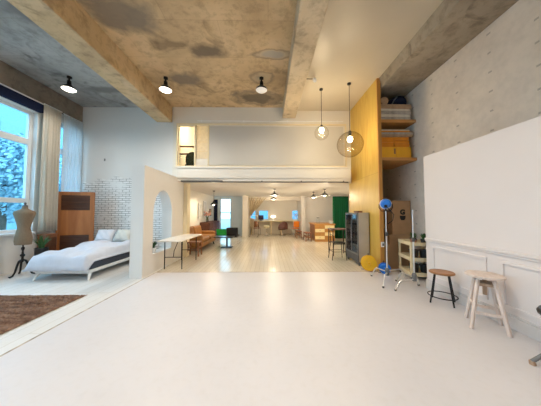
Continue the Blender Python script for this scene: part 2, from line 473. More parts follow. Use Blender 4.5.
XL, XR = -6.15, 3.72          # side walls
YB, YF = 6.9, -4.2            # mezzanine plane, wall behind the viewer
ZC, ZC2 = 4.93, 4.83          # bare slab, painted ceiling bay
AZ = 2.40                     # ceiling of the space under the mezzanine
AY = 14.1

# ------------------------------------------------------------------ setting
struct(MB().box(-2.68, XR + .2, YF - .2, 5.15, -.15, 0).build('floor', 'floor', smooth=False))
struct(MB().box(XL - .2, -2.705, YF - .2, YB, -.15, 0).build('floor_bedside', 'floor_left', smooth=False))
f = MB().box(-2.68, 3.92, 5.15, YB, -.15, 0).box(-3.5, 4.7, YB, AY + .2, -.15, 0).build('floor_annex', 'floor_annex', smooth=False); struct(f)
struct(MB().box(-2.705, -2.68, YF, YB, -.15, .002).build('trim_1', 'seam', smooth=False))
struct(MB().box(-2.68, 2.75, 5.135, 5.16, -.1, .002).build('trim_2', 'seam', smooth=False))

# left window wall with two openings in view and one more behind the viewer
WIN = [(-3.4, .9), (1.9, 5.58), (6.2, 6.76)]
wl = MB()
ed = [YF] + [v for w in WIN for v in w] + [YB]
for a, b in zip(ed[0::2], ed[1::2]): wl.box(XL - .3, XL, a, b, 0, ZC)
for a, b in WIN:
    wl.box(XL - .3, XL, a, b, 0, .93); wl.box(XL - .3, XL, a, b, 4.1, ZC)
struct(wl.build('wall_left', 'wall', smooth=False))
for k, (a, b) in enumerate(WIN):
    m = MB(); x0, x1 = XL - .2, XL - .12
    m.box(x0, x1, a, a + .07, .93, 4.1).box(x0, x1, b - .09, b, .93, 4.1)
    m.box(x0 + .003, x1 - .003, a + .06, b - .08, .93, 1.02).box(x0 + .003, x1 - .003, a + .06, b - .08, 4.02, 4.1)
    m.box(x0 - .004, x1 + .012, a + .06, b - .08, 3.2, 3.36).box(x0 - .004, x1 + .012, a + .06, b - .08, 1.68, 1.80)
    if b - a > 2:
        for q in range(1, 3):
            y = a + (b - a) * q / 3 - .45
            m.box(x0 + .006, x1 - .006, y - .04, y + .04, .93, 4.1)
    w = struct(m.build('window_%d' % (k + 1), 'win_frame', smooth=False, bevel=.008))
    MB().box(XL - .165, XL - .157, a + .03, b - .03, .97, 4.06).build('pane', 'pane', w, smooth=False)
    MB().box(XL - .14, XL + .06, a - .04, b + .04, .88, .935).build('window_sill', 'win_frame', w, smooth=False, bevel=.01)

# walls
struct(MB().box(XR, XR + .2, YF, YB, 0, ZC).build('wall_right', 'concrete_wall', smooth=False))
struct(MB().box(XL - .3, XR + .2, YF - .2, YF, 0, ZC).build('wall_front', 'wall', smooth=False))
struct(MB().box(XL - .3, -3.13, YB, YB + .15, 0, ZC).build('wall_back', 'wall', smooth=False))
# alcove back behind the plywood partition
struct(MB().box(2.85, XR + .2, YB, YB + .15, 0, ZC).build('wall_alcove', 'concrete_wall', smooth=False))
# painted brick on the lower back wall
pts = [(-6.14, 0), (-2.9, 0), (-2.9, 2.62)]
for i in range(1, 22):
    x = -2.9 - i * .148
    z = 2.58 - .10 * max(0, (-x - 5.0)) ** 1.2 * 2.2 - .04 * math.sin(i * 1.7) + random.uniform(-.03, .03)
    pts.append((x, z))
struct(MB().prism(pts, 'y', YB - .035, YB - .001).build('wall_brick', 'brick', smooth=False))

# mezzanine front
fx0, fx1 = -3.13, 2.75
wx0, wx1, wz0, wz1 = -2.98, -2.42, 2.94, 4.33
px1 = -1.98
m = MB()
m.box(fx0, fx1, YB - .04, YB + .1, wz1, ZC)
m.box(fx0, fx1, YB - .04, YB + .1, AZ, wz0)
m.box(fx0, wx0, YB - .04, YB + .1, wz0, wz1).box(wx1, wx1 + .05, YB - .04, YB + .1, wz0, wz1)
m.box(px1, fx1, YB - .04, YB + .1, wz0, wz1)
m.box(wx1 + .05, px1, YB - .04, YB + .1, wz0, wz0 + .26)
struct(m.build('wall_mezzanine', 'facade', smooth=False))
struct(MB().box(-2.76, 2.52, 6.35, YB, 2.47, 2.82).box(-2.78, 2.54, 6.33, YB, 2.78, 2.83).box(-2.76, 2.52, 6.37, YB, 2.385, 2.47).build('trim_4', 'facade', smooth=False, bevel=.006))
struct(MB().box(-1.95, 2.5, YB - .055, YB - .04, wz0 + .05, wz1 - .05).build('trim_5', 'facade_panel', smooth=False))
m = MB()
for z in (wz0 - .03, wz1 - .01): m.box(-3.02, 2.6, YB - .075, YB - .04, z, z + .05)
for x in (-3.02, wx1, px1, 2.55): m.box(x, x + .045, YB - .073, YB - .042, wz0, wz1)
struct(m.build('trim_6', 'cream_trim', smooth=False, bevel=.004))
t = thing('conduit_pipe', 'thin white pipe running across the top of the mezzanine front', 'pipe', (0, YB - .057, 4.46))
MB().tube([(-2.34, 0, 0), (2.5, 0, 0)], .016).build('pipe', 'white_trim', t)
for x in (-2.2, -.8, .65, 2.3): MB().box(x - .012, x + .012, -.02, .017, -.025, .025).build('clip', 'white_trim', t, smooth=False)

# lit room behind the mezzanine window
for nm, q in (('wall_loft_back', (-3.2, -1.5, 8.7, 8.8, 2.5, ZC)), ('wall_loft_left', (-3.25, -3.13, YB + .1, 8.8, 2.5, ZC)), ('wall_loft_right', (-1.6, -1.5, YB + .1, 8.8, 2.5, ZC)),
              ('ceiling_loft', (-3.13, -1.6, YB + .1, 8.7, 4.85, ZC)), ('floor_loft', (-3.13, -1.6, YB + .1, 8.7, 2.5, 2.9))):
    struct(MB().box(*q).build(nm, 'facade', smooth=False))
w = struct(MB().box(wx0, wx1, YB + .02, YB + .05, wz0, wz0 + .03).box(wx0, wx1, YB + .02, YB + .05, wz1 - .03, wz1).box(wx0, wx0 + .03, YB + .02, YB + .05, wz0, wz1)
           .box(wx1 - .03, wx1, YB + .02, YB + .05, wz0, wz1).build('window_4', 'cream_trim', smooth=False))
MB().box(wx0 + .02, wx1 - .02, YB + .032, YB + .037, wz0 + .02, wz1 - .02).build('pane', 'pane_clear', w, smooth=False)
M['frost'] = cloth('frosted_paper_pane', (.86, .80, .66), trans=.5, scale=12., var=.1)
w = struct(MB().box(wx1 + .05, px1, YB, YB + .02, wz0 + .26, wz1).build('window_5', 'frost', smooth=False))
m = MB()
for z in (wz0 + .5, wz0 + .82): m.box(wx1 + .05, px1, YB - .012, YB - .001, z, z + .015)
m.build('glazing_bar', 'cream_trim', w, smooth=False)
for z, lab in ((3.5, 'lower thin shelf seen through the small lit mezzanine window'), (3.77, 'upper thin shelf seen through the small lit mezzanine window')):
    s = tag(MB().box(-3.13, -2.3, 7.35, 7.5, z, z + .02).build('loft_shelf', 'dark_wood', smooth=False), lab, 'shelf', 'shelves in the lit mezzanine window')
M['olive'] = cloth('dark_olive_upholstery', (.03, .032, .014))
ch = thing('loft_chair', 'dark rounded chair back seen through the lit mezzanine window', 'chair', (-2.62, 7.25, 2.9))
MB().lathe([(.0, .1), (.2, .12), (.24, .3), (.24, .45), (.2, .55), (.1, .62), (.0, .64)], (0, 0, 0), 20, 1, .35).build('backrest', 'olive', ch)
m = MB()
for x in (-.2, .2): m.cyl((x, -.0, 0), (x, 0, .16), .02)
m.box(-.24, .24, -.05, .3, .13, .19).build('seat', 'black_metal', ch)
lamp('POINT', 'loft_light', (-2.4, 7.7, 4.5), 75, (1, .80, .52), None, .08)

# ceilings and beams
struct(MB().box(-3.4, .92, YF, YB, ZC, ZC + .2).build('ceiling', 'concrete_warm', smooth=False))
struct(MB().box(XL - .3, -3.4, YF, YB, ZC, ZC + .2).build('ceiling_bedside', 'concrete_daylight_tint', smooth=False))
struct(MB().box(.9, XR + .2, YF, YB, ZC2, ZC + .2).build('ceiling_painted', 'ceil_paint', smooth=False))
struct(MB().box(-3.66, -3.16, YF, YB - .045, 4.405, ZC).build('trim_7', 'concrete_beam', smooth=False, bevel=.015))
struct(MB().box(.475, .905, YF, YB - .045, 4.56, ZC).build('trim_8', 'concrete_pale', smooth=False, bevel=.015))
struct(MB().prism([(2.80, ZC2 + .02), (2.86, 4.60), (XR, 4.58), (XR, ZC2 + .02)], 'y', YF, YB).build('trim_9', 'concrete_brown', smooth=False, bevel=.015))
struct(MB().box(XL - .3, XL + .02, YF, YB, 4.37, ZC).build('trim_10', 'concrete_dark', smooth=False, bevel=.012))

# arched partition by the bed
P0, P1 = 4.68, 6.86
ay0, ay1, az0, az1 = 5.08, 6.05, .44, 2.02
rad = (ay1 - ay0) / 2; zs = az1 - rad * 1.25
arc = [(ay0 + rad - rad * math.cos(PI * i / 24), zs + rad * 1.25 * math.sin(PI * i / 24)) for i in range(25)]
bm = bmesh.new()
def part_face(x):
    out = [bm.verts.new((x, y, z)) for y, z in arc]          # 25, from near spring to far spring
    bl, br = bm.verts.new((x, ay0, az0)), bm.verts.new((x, ay1, az0))
    c = [bm.verts.new((x, P0, 0)), bm.verts.new((x, P1, 0)), bm.verts.new((x, P1, 2.5)), bm.verts.new((x, P0, 2.5))]
    bm.faces.new((c[0], bl, out[0], c[3]))
    bm.faces.new((c[3],) + tuple(out[:13]) + (c[2],) if False else [c[3]] + out[:13])
    bm.faces.new([c[3], out[12], c[2]])
    bm.faces.new([c[2]] + out[12:])
    bm.faces.new((c[2], out[-1], br, c[1]))
    bm.faces.new((c[1], br, bl, c[0]))
    return out, bl, br, c
A = part_face(-3.03); B = part_face(-2.75)
def loop(q): return [q[1]] + q[0] + [q[2]]
la, lb = loop(A), loop(B)
for i in range(len(la)):
    j = (i + 1) % len(la); bm.faces.new((la[i], la[j], lb[j], lb[i]))
for i in range(4):
    j = (i + 1) % 4; bm.faces.new((A[3][i], A[3][j], B[3][j], B[3][i]))
mb = MB(); mb.bm.free(); mb.bm = bm
struct(mb.build('wall_arch', 'wall', smooth=False))

# white low panel wall on the right with mouldings
pw = struct(MB().box(3.05, 3.17, -3.4, 4.05, 0, 2.53).build('wall_panel', 'pale_panel', smooth=False, bevel=.006))
MB().box(3.018, 3.05, -3.4, 4.045, .915, .955).box(3.03, 3.05, -3.4, 4.045, .885, .915).build('chair_rail', 'pale_panel', pw, smooth=False, bevel=.008)
def frame(y0, y1, z0, z1, w=.035):
    m = MB()
    m.box(3.03, 3.05, y0, y1, z1 - w, z1).box(3.03, 3.05, y0, y1, z0, z0 + w).box(3.03, 3.05, y0, y0 + w, z0 + w, z1 - w).box(3.03, 3.05, y1 - w, y1, z0 + w, z1 - w)
    return m
for y0, y1 in ((2.92, 3.88), (1.75, 2.74), (.58, 1.57), (-.6, .4)):
    frame(y0, y1, .24, .82).build('panel_moulding', 'pale_panel', pw, smooth=False)
MB().box(3.02, 3.05, -3.4, 4.045, 0, .15).box(3.032, 3.05, -3.4, 4.045, .15, .175).build('baseboard_right', 'grey_skirting', pw, smooth=False, bevel=.006)

# plywood partition
struct(MB().box(2.75, 2.795, 5.155, 7.05, 0, ZC2).build('wall_plywood', 'ply', smooth=False))
struct(MB().box(2.745, 2.835, 5.13, 5.17, 0, ZC2).build('trim_11', 'ply_edge', smooth=False, bevel=.003))
# annex shell
struct(MB().box(-3.5, 4.7, YB + .1, AY + .2, AZ, AZ + .1).build('ceiling_annex', 'wall', smooth=False))
m = MB()
struct(MB().box(-3.5, -3.28, YB + .1, 13.1, 0, AZ).build('wall_annex_left', 'facade', smooth=False))
struct(MB().box(4.5, 4.7, YB + .15, AY, 0, AZ).box(2.795, 4.7, 7.0, 7.15, 0, AZ).build('wall_annex_right', 'facade', smooth=False))
struct(MB().box(-2.78, -2.63, YB - .03, 7.12, 0, AZ).build('trim_12', 'cream_trim', smooth=False, bevel=.004))
# annex window wall (left)
W0, W1, WZ0, WZ1 = -2.92, -2.25, .12, 2.28
struct(MB().box(-3.5, W0, 12.8, 13.0, 0, AZ).box(W1, -1.25, 12.8, 13.0, 0, AZ).box(W0, W1, 12.8, 13, 0, WZ0).box(W0, W1, 12.8, 13, WZ1, AZ).build('wall_annex_back', 'pale_blue', smooth=False))
m = MB().box(W0, W0 + .05, 12.86, 12.92, WZ0, WZ1).box(W1 - .05, W1, 12.86, 12.92, WZ0, WZ1).box(W0, W1, 12.86, 12.92, WZ1 - .05, WZ1).box(W0, W1, 12.86, 12.92, WZ0, WZ0 + .05).box(W0, W1, 12.86, 12.92, 1.36, 1.44)
w = struct(m.build('window_6', 'win_frame', smooth=False))
MB().box(W0 + .02, W1 - .02, 12.885, 12.893, WZ0 + .02, WZ1 - .02).build('pane', 'pane', w, smooth=False)
struct(MB().box(-1.47, -1.17, 12.1, AY, 0, AZ).build('wall_annex_pier', 'facade', smooth=False))
# far back wall with the band of small windows
BW = [(-1.16, -.82), (-.62, .02), (1.62, 2.02)]
m = MB().box(-1.2, 4.7, AY, AY + .2, 0, .95).box(-1.2, 4.7, AY, AY + .2, 1.56, AZ)
ed = [-1.2] + [v for b in BW for v in b] + [4.7]
for a, b in zip(ed[0::2], ed[1::2]): m.box(a, b, AY, AY + .2, .95, 1.56)
struct(m.build('wall_annex_far', 'facade', smooth=False))
for k, (a, b) in enumerate(BW):
    m = MB().box(a, a + .03, AY + .05, AY + .09, .95, 1.56).box(b - .03, b, AY + .05, AY + .09, .95, 1.56).box(a, b, AY + .05, AY + .09, .95, .98).box(a, b, AY + .05, AY + .09, 1.53, 1.56)
    w = struct(m.build('window_%d' % (k + 7), 'win_frame', smooth=False))
    MB().box(a + .01, b - .01, AY + .066, AY + .072, .96, 1.55).build('pane', 'pane', w, smooth=False)
struct(MB().box(-1.17, 2.2, 12.9, 13.2, 2.16, AZ).build('trim_13', 'facade', smooth=False))
struct(MB().box(1.98, 2.2, 12.4, AY, 0, AZ).build('wall_annex_stub', 'wall', smooth=False))
struct(MB().box(2.2, 4.5, 12.6, 12.75, 0, AZ).build('wall_annex_white', 'wall', smooth=False))

# curtain track under the mezzanine edge
ct = thing('curtain_track', 'dark grey curtain track under the mezzanine edge, doubled at its left end', 'curtain track', (0, 0, 0))
MB().box(-2.6, 2.48, 6.42, 6.45, 2.355, 2.385).build('rail', 'mid_grey', ct, smooth=False)
MB().box(-2.62, -1.38, 6.30, 6.36, 2.355, 2.40).build('front_rail', 'dark_grey', ct, smooth=False, label='short dark front rail')
for x in (-2.6, -1.4, -.2, 1., 2.3): MB().box(x, x + .03, 6.36, 6.46, 2.37, 2.40).build('bracket', 'dark_grey', ct, smooth=False)

# ------------------------------------------------------------------ outdoors (seen through the windows)
struct(MB().box(-60, 60, YF - 30, 60, -.6, -.4).build('ground', 'ground', smooth=False))
def tree(x, y, h, r, mat, label, seed):
    rd = random.Random(seed)
    t = thing('tree', label, 'tree', (x, y, -.4), group='trees outside the big window')
    MB().tube([(0, 0, 0), (.05, 0, h * .3), (-.05, .08, h * .55), (.05, 0, h * .8)], [.16, .13, .1, .04]).build('trunk', 'bark', t)
    m = MB()
    blobs = [(rd.gauss(0, .5) * r * .6, rd.gauss(0, .5) * r * .6, h * (.42 + .5 * rd.random()), r * rd.uniform(.35, .6)) for _ in range(16)]
    for k in range(6500):
        b = blobs[k % 16]
        d = Vector((rd.gauss(0, 1), rd.gauss(0, 1), rd.gauss(0, 1))).normalized()
        c = Vector(b[:3]) + d * b[3] * rd.uniform(.6, 1.05)
        n = (d + Vector((rd.gauss(0, .5), rd.gauss(0, .5), rd.gauss(0, .5)))).normalized()
        u = n.orthogonal().normalized(); v = n.cross(u); s = rd.uniform(.06, .11)
        m.quad([c - u * s, c + v * s * .6, c + u * s, c - v * s * .6])
    m.build('crown', mat, t, smooth=False)
tree(-11.5, 9.2, 4.9, 2.0, 'tree_leaf', 'dense green tree outside the big left window, nearest the dress form', 1)
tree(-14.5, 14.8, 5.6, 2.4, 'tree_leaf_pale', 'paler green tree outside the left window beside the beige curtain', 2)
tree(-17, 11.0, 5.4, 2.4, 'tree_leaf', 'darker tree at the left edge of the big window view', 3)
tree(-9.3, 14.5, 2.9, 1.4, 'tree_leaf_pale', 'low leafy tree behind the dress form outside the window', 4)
b = thing('blue_sky_cover', 'blue-grey clad block added to hide the sky outside the small far windows', 'building', (4.5, 24, -.4))  # added so the small panes show blue instead of the bright sky
M['blue_clad'] = simple('blue_grey_cladding', (.20, .33, .46), .7, var=.06)
MB().box(-7.5, 7.5, -3, 3, 0, 6.).build('wall', 'blue_clad', b, smooth=False)
MB().box(-7.7, 7.7, -3.2, 3.2, 6., 6.25).build('roof', 'mid_grey', b, smooth=False)
b = thing('teal_sky_cover', 'tall pale teal block standing in for the bright sky beyond the window trees', 'building', (-27, 20, -.4))  # raised and tinted teal to replace the over-bright sky in the upper panes
MB().box(-4, 4, -14, 14, 0, 15).build('wall', 'teal_sky_cover', b, smooth=False)
MB().box(-4.2, 4.2, -14.2, 14.2, 15, 15.3).build('roof', 'mid_grey', b, smooth=False)
for i in range(5):
    for j in range(4):
        MB().box(4, 4.05, -12 + i * 5, -9.5 + i * 5, 1.2 + j * 3.4, 2.9 + j * 3.4).build('window', 'blue_clad', b, smooth=False)

# ------------------------------------------------------------------ curtains
def curtain(name, label, mat, p0, p1, z0, z1, folds, amp, group=None):
    p0, p1 = Vector((*p0, 0)), Vector((*p1, 0)); d = p1 - p0; n = Vector((-d.y, d.x, 0)).normalized()
    rd = random.Random(len(label)); ph = [rd.uniform(0, 6) for _ in range(4)]
    def fn(u, v):
        w = amp * (math.sin(2 * PI * folds * u + ph[0] + .5 * math.sin(5 * u + ph[1])) * (.65 + .35 * (1 - v)) + .3 * math.sin(2 * PI * folds * 2.3 * u + ph[2] + v))
        q = p0 + d * u + n * w
        return (q.x, q.y, z0 + (z1 - z0) * v)
    t = thing(name, label, 'curtain', (0, 0, 0), 0, group)
    MB().grid(int(folds * 16), 10, fn).build('cloth_panel', mat, t, angle=3.2, solid=.006)
    q0, q1 = p0 - d * .03, p1 + d * .03
    MB().tube([(q0.x, q0.y, z1 + .015), (q1.x, q1.y, z1 + .015)], .012).build('curtain_rod', 'white_metal', t)
    return t
curtain('window_curtain', 'beige linen curtain hanging at the far side of the big left window', 'linen', (-5.98, 5.58), (-5.98, 6.04), .935, 4.33, 5, .035)
curtain('sheer_curtain', 'bluish white sheer curtain in the corner above the wooden screen', 'sheer', (-6.02, 6.16), (-6.02, 6.80), .95, 4.33, 6, .025)
r = thing('roller_blind', 'dark rolled-up blind along the top of the big left window', 'blind', (0, 0, 0))
MB().box(-6.14, -6.03, 1.85, 5.62, 4.10, 4.33).build('cassette', 'navy_cloth', r, smooth=False, bevel=.02)
MB().box(-6.14, -6.02, 1.85, 5.62, 4.33, 4.355).build('top_rail', 'white_metal', r, smooth=False)

def drape_fn(u, v):
    # wide at the top, gathered towards the left lower down
    w = 1.08 * (1 - .72 * (1 - v) ** .7) if v > .0 else .3
    x = -1.15 + w * u + .02 * math.sin(40 * u)
    return (x, 12.95 - .06 * math.sin(2 * PI * 6 * u + 2 * v) - .05, 1.05 + (.45 * u * (1 - v)) + (2.33 - 1.05 - .45 * u * (1 - v)) * v)
t = thing('tied_drape', 'oatmeal drape gathered to the left in the far room opening', 'curtain')
MB().grid(60, 16, drape_fn).build('cloth_panel', 'drape', t, angle=3.2, solid=.01)
MB().grid(30, 8, lambda u, v: (-1.14 + .26 * u + .03 * math.sin(3 * v), 12.92 - .04 * math.sin(2 * PI * 4 * u), .45 + .62 * v)).build('hanging_tail', 'drape', t, angle=3.2, solid=.01)
curtain('green_curtain', 'dark green curtain hanging beyond the plywood partition', 'green_cloth', (3.5, 11.3), (4.35, 11.3), .03, 2.3, 8, .05)
curtain('navy_curtain', 'narrow dark navy curtain beside the bright far window', 'navy_cloth', (-3.22, 12.55), (-3.02, 12.62), .6, 2.2, 3, .02)

# ------------------------------------------------------------------ bed
bed = thing('bed', 'low white double bed with angled legs and charcoal sides beside the arched partition', 'bed', (-4.38, 5.6, 0))
bw, bl = .58, 1.02
MB().box(-bw, bw, -bl, bl, .14, .21).build('frame', 'white_metal', bed, smooth=False, bevel=.01)
for sx in (-1, 1):
    for sy in (-1, 1):
        MB().cyl((sx * (bw - .04), sy * (bl - .05), .15), (sx * (bw + .0), sy * (bl + .02), 0), .035, .018, 10).build('leg', 'white_metal', bed)
MB().box(-bw, bw, -bl + .02, bl, .21, .36).build('mattress', 'charcoal_cloth', bed, smooth=False, bevel=.03)
MB().box(-bw, bw, bl, bl + .05, .1, .72).build('headboard', 'white_metal', bed, smooth=False, bevel=.02)
def sm(e0, e1, x):
    t = max(0, min(1, (x - e0) / (e1 - e0))); return t * t * (3 - 2 * t)
def duvet_fn(u, v):
    lw = .72 - .11 * sm(.4, 1, v); rw = .60
    x = -lw + (lw + rw) * u; y = -1.12 + 2.05 * v
    top = .51 + .09 * sm(.05, .6, v) + .02 * math.sin(7 * u + 9 * v) + .026 * math.sin(14 * v - 11 * u) + .018 * math.sin(23 * u + 5 * v) * math.sin(6 * v)
    top += .012 * math.sin(31 * v + 6 * math.sin(4 * u)) * (1 - v * .5)
    dl = sm(0, .12, u); dr = sm(1, .93, u); df = sm(0, .045, v)
    e = min(1, dl) * dr * df
    z = .215 + (top - .215) * (e ** .5)
    if u > .88: z = max(z, .385 - .16 * (1 - sm(0, .10, v)))
    return (x, y, z)
dv = MB().grid(70, 90, duvet_fn)
dv.build('duvet', 'duvet', bed, angle=3.2, solid=.03)
def pillow(name, loc, w, h, d, rx, rz, mat, label):
    bm = MB()
    def side(s):
        def fn(u, v):
            a, b = 2 * u - 1, 2 * v - 1
            k = (max(0, 1 - abs(a) ** 2.6) * max(0, 1 - abs(b) ** 2.6)) ** .45
            pin = 1 - .10 * (1 - abs(b) ** 2) * abs(a) ** 3
            pin2 = 1 - .10 * (1 - abs(a) ** 2) * abs(b) ** 3
            return (a * w / 2 * pin, s * d / 2 * k + .008 * math.sin(9 * a + 6 * b) * k, b * h / 2 * pin2)
        return fn
    bm.grid(22, 18, side(1)); bm.grid(22, 18, side(-1))
    bmesh.ops.remove_doubles(bm.bm, verts=bm.bm.verts, dist=.0005)
    o = bm.build(name, mat, None, angle=3.2); o.location = loc; o.rotation_euler = (rx, 0, rz)
    return tag(o, label, 'pillow', 'pillows on the bed')
pillow('pillow', (-4.74, 6.22, .76), .50, .40, .22, -.55, .12, 'pillow_w', 'white pillow leaning at the left of the bed head')
pillow('pillow', (-4.23, 6.25, .76), .50, .40, .22, -.55, -.08, 'pillow_c', 'cream pillow on the bed head half behind the partition edge')

# wooden screen with louvres
dx, dy = (-5.2 + 6.06), (6.36 - 6.1)
sw = math.hypot(dx, dy)
scr = thing('wooden_screen', 'tall amber wooden screen with two dark louvred panels standing left of the bed', 'screen', (-6.06, 6.1, 0), math.atan2(dy, dx))
H = 2.04
m = MB()
m.box(0, .10, -.02, .02, 0, H).box(sw - .11, sw, -.02, .02, 0, H)
m.box(.1, sw - .11, -.02, .02, H - .10, H).box(.1, sw - .11, -.02, .02, 0, .12)
m.build('frame', 'screen_wood', scr, smooth=False, bevel=.006)
MB().box(.1, sw - .11, -.012, .012, .78, 1.50).build('panel', 'screen_wood', scr, smooth=False, bevel=.004)
for z0, z1 in ((.12, .78), (1.50, H - .10)):
    m = MB(); m.box(.1, sw - .11, .004, .012, z0, z1)
    k = z0 + .02
    while k < z1 - .03:
        m.bar((.1, -.006, k + .02), (sw - .11, -.006, k + .02), .012, .036, up=(0, .6, 1)); k += .045
    m.build('louvre_panel', 'screen_dark', scr, smooth=False)
ws = thing('wooden_stand', 'small dark brown wooden stand below the beige curtain', 'stand', (-6.0, 5.82, 0))
MB().box(-.12, .12, -.16, .16, .82, .86).build('top', 'red_wood', ws, smooth=False, bevel=.004)
MB().box(-.11, .11, -.15, .15, .02, .82).build('body', 'red_wood', ws, smooth=False, bevel=.004)
MB().box(.11, .12, -.13, .13, .1, .76).build('door', 'screen_dark', ws, smooth=False, bevel=.004)
for sy in (-1, 1): MB().box(-.11, .11, sy * .12 - .02, sy * .12 + .02, 0, .02).build('foot', 'screen_dark', ws, smooth=False)

# dress form
df = thing('dress_form', 'linen dress form torso on a black cast stand in front of the window', 'dress form', (-5.65, 4.95, 0))
prof = [(.0, .70), (.155, .70), (.168, .78), (.165, .86), (.142, .98), (.122, 1.07), (.135, 1.17), (.165, 1.27), (.185, 1.34), (.208, 1.41), (.19, 1.465), (.09, 1.51), (.058, 1.53), (.052, 1.58), (.0, 1.58)]
m = MB(); m.lathe(prof, (0, 0, 0), 28, 1.05, .68)
m.build('torso', 'burlap', df, angle=1.2)
MB().lathe([(.0, 1.578), (.054, 1.58), (.05, 1.60), (.02, 1.615), (.02, 1.64), (.03, 1.65), (.015, 1.672), (0, 1.675)], (0, 0, 0), 18, 1.05, .8).build('neck_cap', 'dark_grey', df)
MB().lathe([(.0, .30), (.022, .30), (.022, .42), (.04, .44), (.04, .47), (.02, .49), (.016, .56), (.03, .60), (.03, .63), (.014, .65), (.014, .72), (0, .72)], (0, 0, 0), 16).build('pole', 'black_metal', df)
for k in range(3):
    a = .5 + k * 2 * PI / 3
    MB().tube([(math.cos(a) * r, math.sin(a) * r, z) for r, z in ((.0, .36), (.06, .33), (.10, .22), (.13, .10), (.17, .03), (.22, .015), (.24, .03))], [.022, .022, .02, .018, .018, .02, .012]).build('leg', 'black_metal', df)

# plants
def blades(n, r, h, seed, w=.03, lean=.6):
    rd = random.Random(seed); m = MB()
    for _ in range(n):
        a = rd.uniform(0, 2 * PI); L = h * rd.uniform(.6, 1.05); le = rd.uniform(.15, lean)
        d = Vector((math.cos(a), math.sin(a), 0)); s = Vector((-math.sin(a), math.cos(a), 0)); b = d * rd.uniform(0, r * .5)
        pp = []
        for k in range(6):
            t = k / 5
            pp.append((b + d * (le * L * t * t) + Vector((0, 0, L * (t - .25 * le * t * t))), w * math.sin(PI * min(.98, .15 + .85 * t))))
        for (p, wa), (q, wb) in zip(pp, pp[1:]):
            m.quad([p - s * wa / 2, p + s * wa / 2, q + s * wb / 2, q - s * wb / 2])
    return m
pl = thing('potted_plant', 'spiky green plant in a tall black pot between dress form and wooden screen', 'plant', (-5.72, 5.42, 0))
MB().lathe([(0, 0), (.10, 0), (.13, .5), (.135, .55), (.115, .55), (.11, .5), (0, .5)], n=20).build('pot', 'black_pot', pl)
o = blades(46, .1, .42, 3, .03, .7).build('leaves', 'leaf', pl, smooth=False); o.location = (0, 0, .5)

# rug
def rug_mat():
    m, nt, p = new_mat('shaggy_brown_rug')
    v = obj_coord(nt, (1, 5, 1))
    n = node(nt, 'ShaderNodeTexNoise', Scale=2.5, Detail=6., Distortion=1.); nt.links.new(v, n.inputs['Vector'])
    n2 = node(nt, 'ShaderNodeTexNoise', Scale=60., Detail=3.); nt.links.new(obj_coord(nt), n2.inputs['Vector'])
    c = ramp(nt, n.outputs['Fac'], [(.3, (.10, .056, .04)), (.5, (.19, .115, .08)), (.7, (.29, .19, .138))])
    c = mix(nt, .7, c, ramp(nt, n2.outputs['Fac'], [(.3, (.6, .6, .6)), (.7, (1.2, 1.15, 1.1))]), 'MULTIPLY')
    nt.links.new(c, p.inputs['Base Color']); p.inputs['Roughness'].default_value = .95
    return m
M['rug'] = rug_mat()
rd = random.Random(5)
rg = thing('rug', 'brown shaggy rug lying on the white floor at the left', 'rug', (-4.35, 2.75, 0))
m = MB()
NX, NY = 150, 110
def rug_fn(u, v):
    e = min(u, 1 - u, v, 1 - v)
    return ((u - .5) * 2.4 + rd.uniform(-.008, .008), (v - .5) * 1.9 + rd.uniform(-.008, .008), (.008 if e <= .0 else rd.uniform(.014, .045)))
m.grid(NX, NY, rug_fn).build('pile', 'rug', rg, smooth=False)
m = MB()
for k in range(140):
    x = -1.2 + 2.4 * k / 139
    for s in (-1, 1):
        m.bar((x, s * .94, .012), (x + rd.uniform(-.02, .02), s * (.99 + rd.uniform(0, .03)), .006), .008, .006)
fr = m.build('fringe', 'rug', rg, smooth=False); fr['kind'] = 'stuff'

# ------------------------------------------------------------------ folding table by the arch
tb = thing('folding_table', 'narrow pale stone-topped table with black folding legs beside the arched partition', 'table', (-2.39, 5.93, 0))
MB().box(-.29, .29, -.79, .79, .72, .755).build('tabletop', 'marble', tb, smooth=False, bevel=.006)
for y in (-.5, .55):
    for x in (-.24, .20):
        MB().cyl((x, y, 0), (x, y, .72), .013, n=10).build('leg', 'black_metal', tb)
    MB().tube([(-.24, y, .30), (.20, y, .30)], .009).build('crossbar', 'black_metal', tb)
    m = MB(); s = 1 if y < 0 else -1
    m.tube([(-.02, y, .30), (-.02, y + s * .04, .45), (-.02, y + s * .34, .72)], .009)
    m.build('brace', 'black_metal', tb)
pp = thing('potted_plant', 'small leafy plant in a pale pot on the arch sill', 'plant', (-2.86, 5.32, .44))
MB().lathe([(0, 0), (.05, 0), (.065, .12), (.055, .12), (.05, .1), (0, .1)], n=18).build('pot', 'white_metal', pp)
o = blades(60, .04, .2, 11, .04, .6).build('leaves', 'leaf', pp, smooth=False); o.location = (0, 0, .1)

def wood_stool(name, label, loc, w, d, h, mat, group=None, rz=0):
    t = thing(name, label, 'stool', loc, rz, group)
    MB().box(-w / 2, w / 2, -d / 2, d / 2, h - .04, h).build('seat', mat, t, smooth=False, bevel=.008)
    for sx in (-1, 1):
        for sy in (-1, 1):
            MB().bar((sx * (w / 2 - .04), sy * (d / 2 - .04), h - .04), (sx * (w / 2 - .015), sy * (d / 2 - .015), 0), .035, .035).build('leg', mat, t, smooth=False)
    m = MB()
    for sy in (-1, 1): m.box(-w / 2 + .04, w / 2 - .04, sy * (d / 2 - .035) - .01, sy * (d / 2 - .035) + .01, h * .4, h * .4 + .04)
    for sx in (-1, 1): m.box(sx * (w / 2 - .035) - .01, sx * (w / 2 - .035) + .01, -d / 2 + .04, d / 2 - .04, h * .55, h * .55 + .04)
    m.build('stretcher', mat, t, smooth=False)
    return t
wood_stool('wooden_stool', 'reddish brown wooden stool behind the far legs of the stone-topped table', (-2.46, 7.1, 0), .42, .36, .47, 'red_wood')

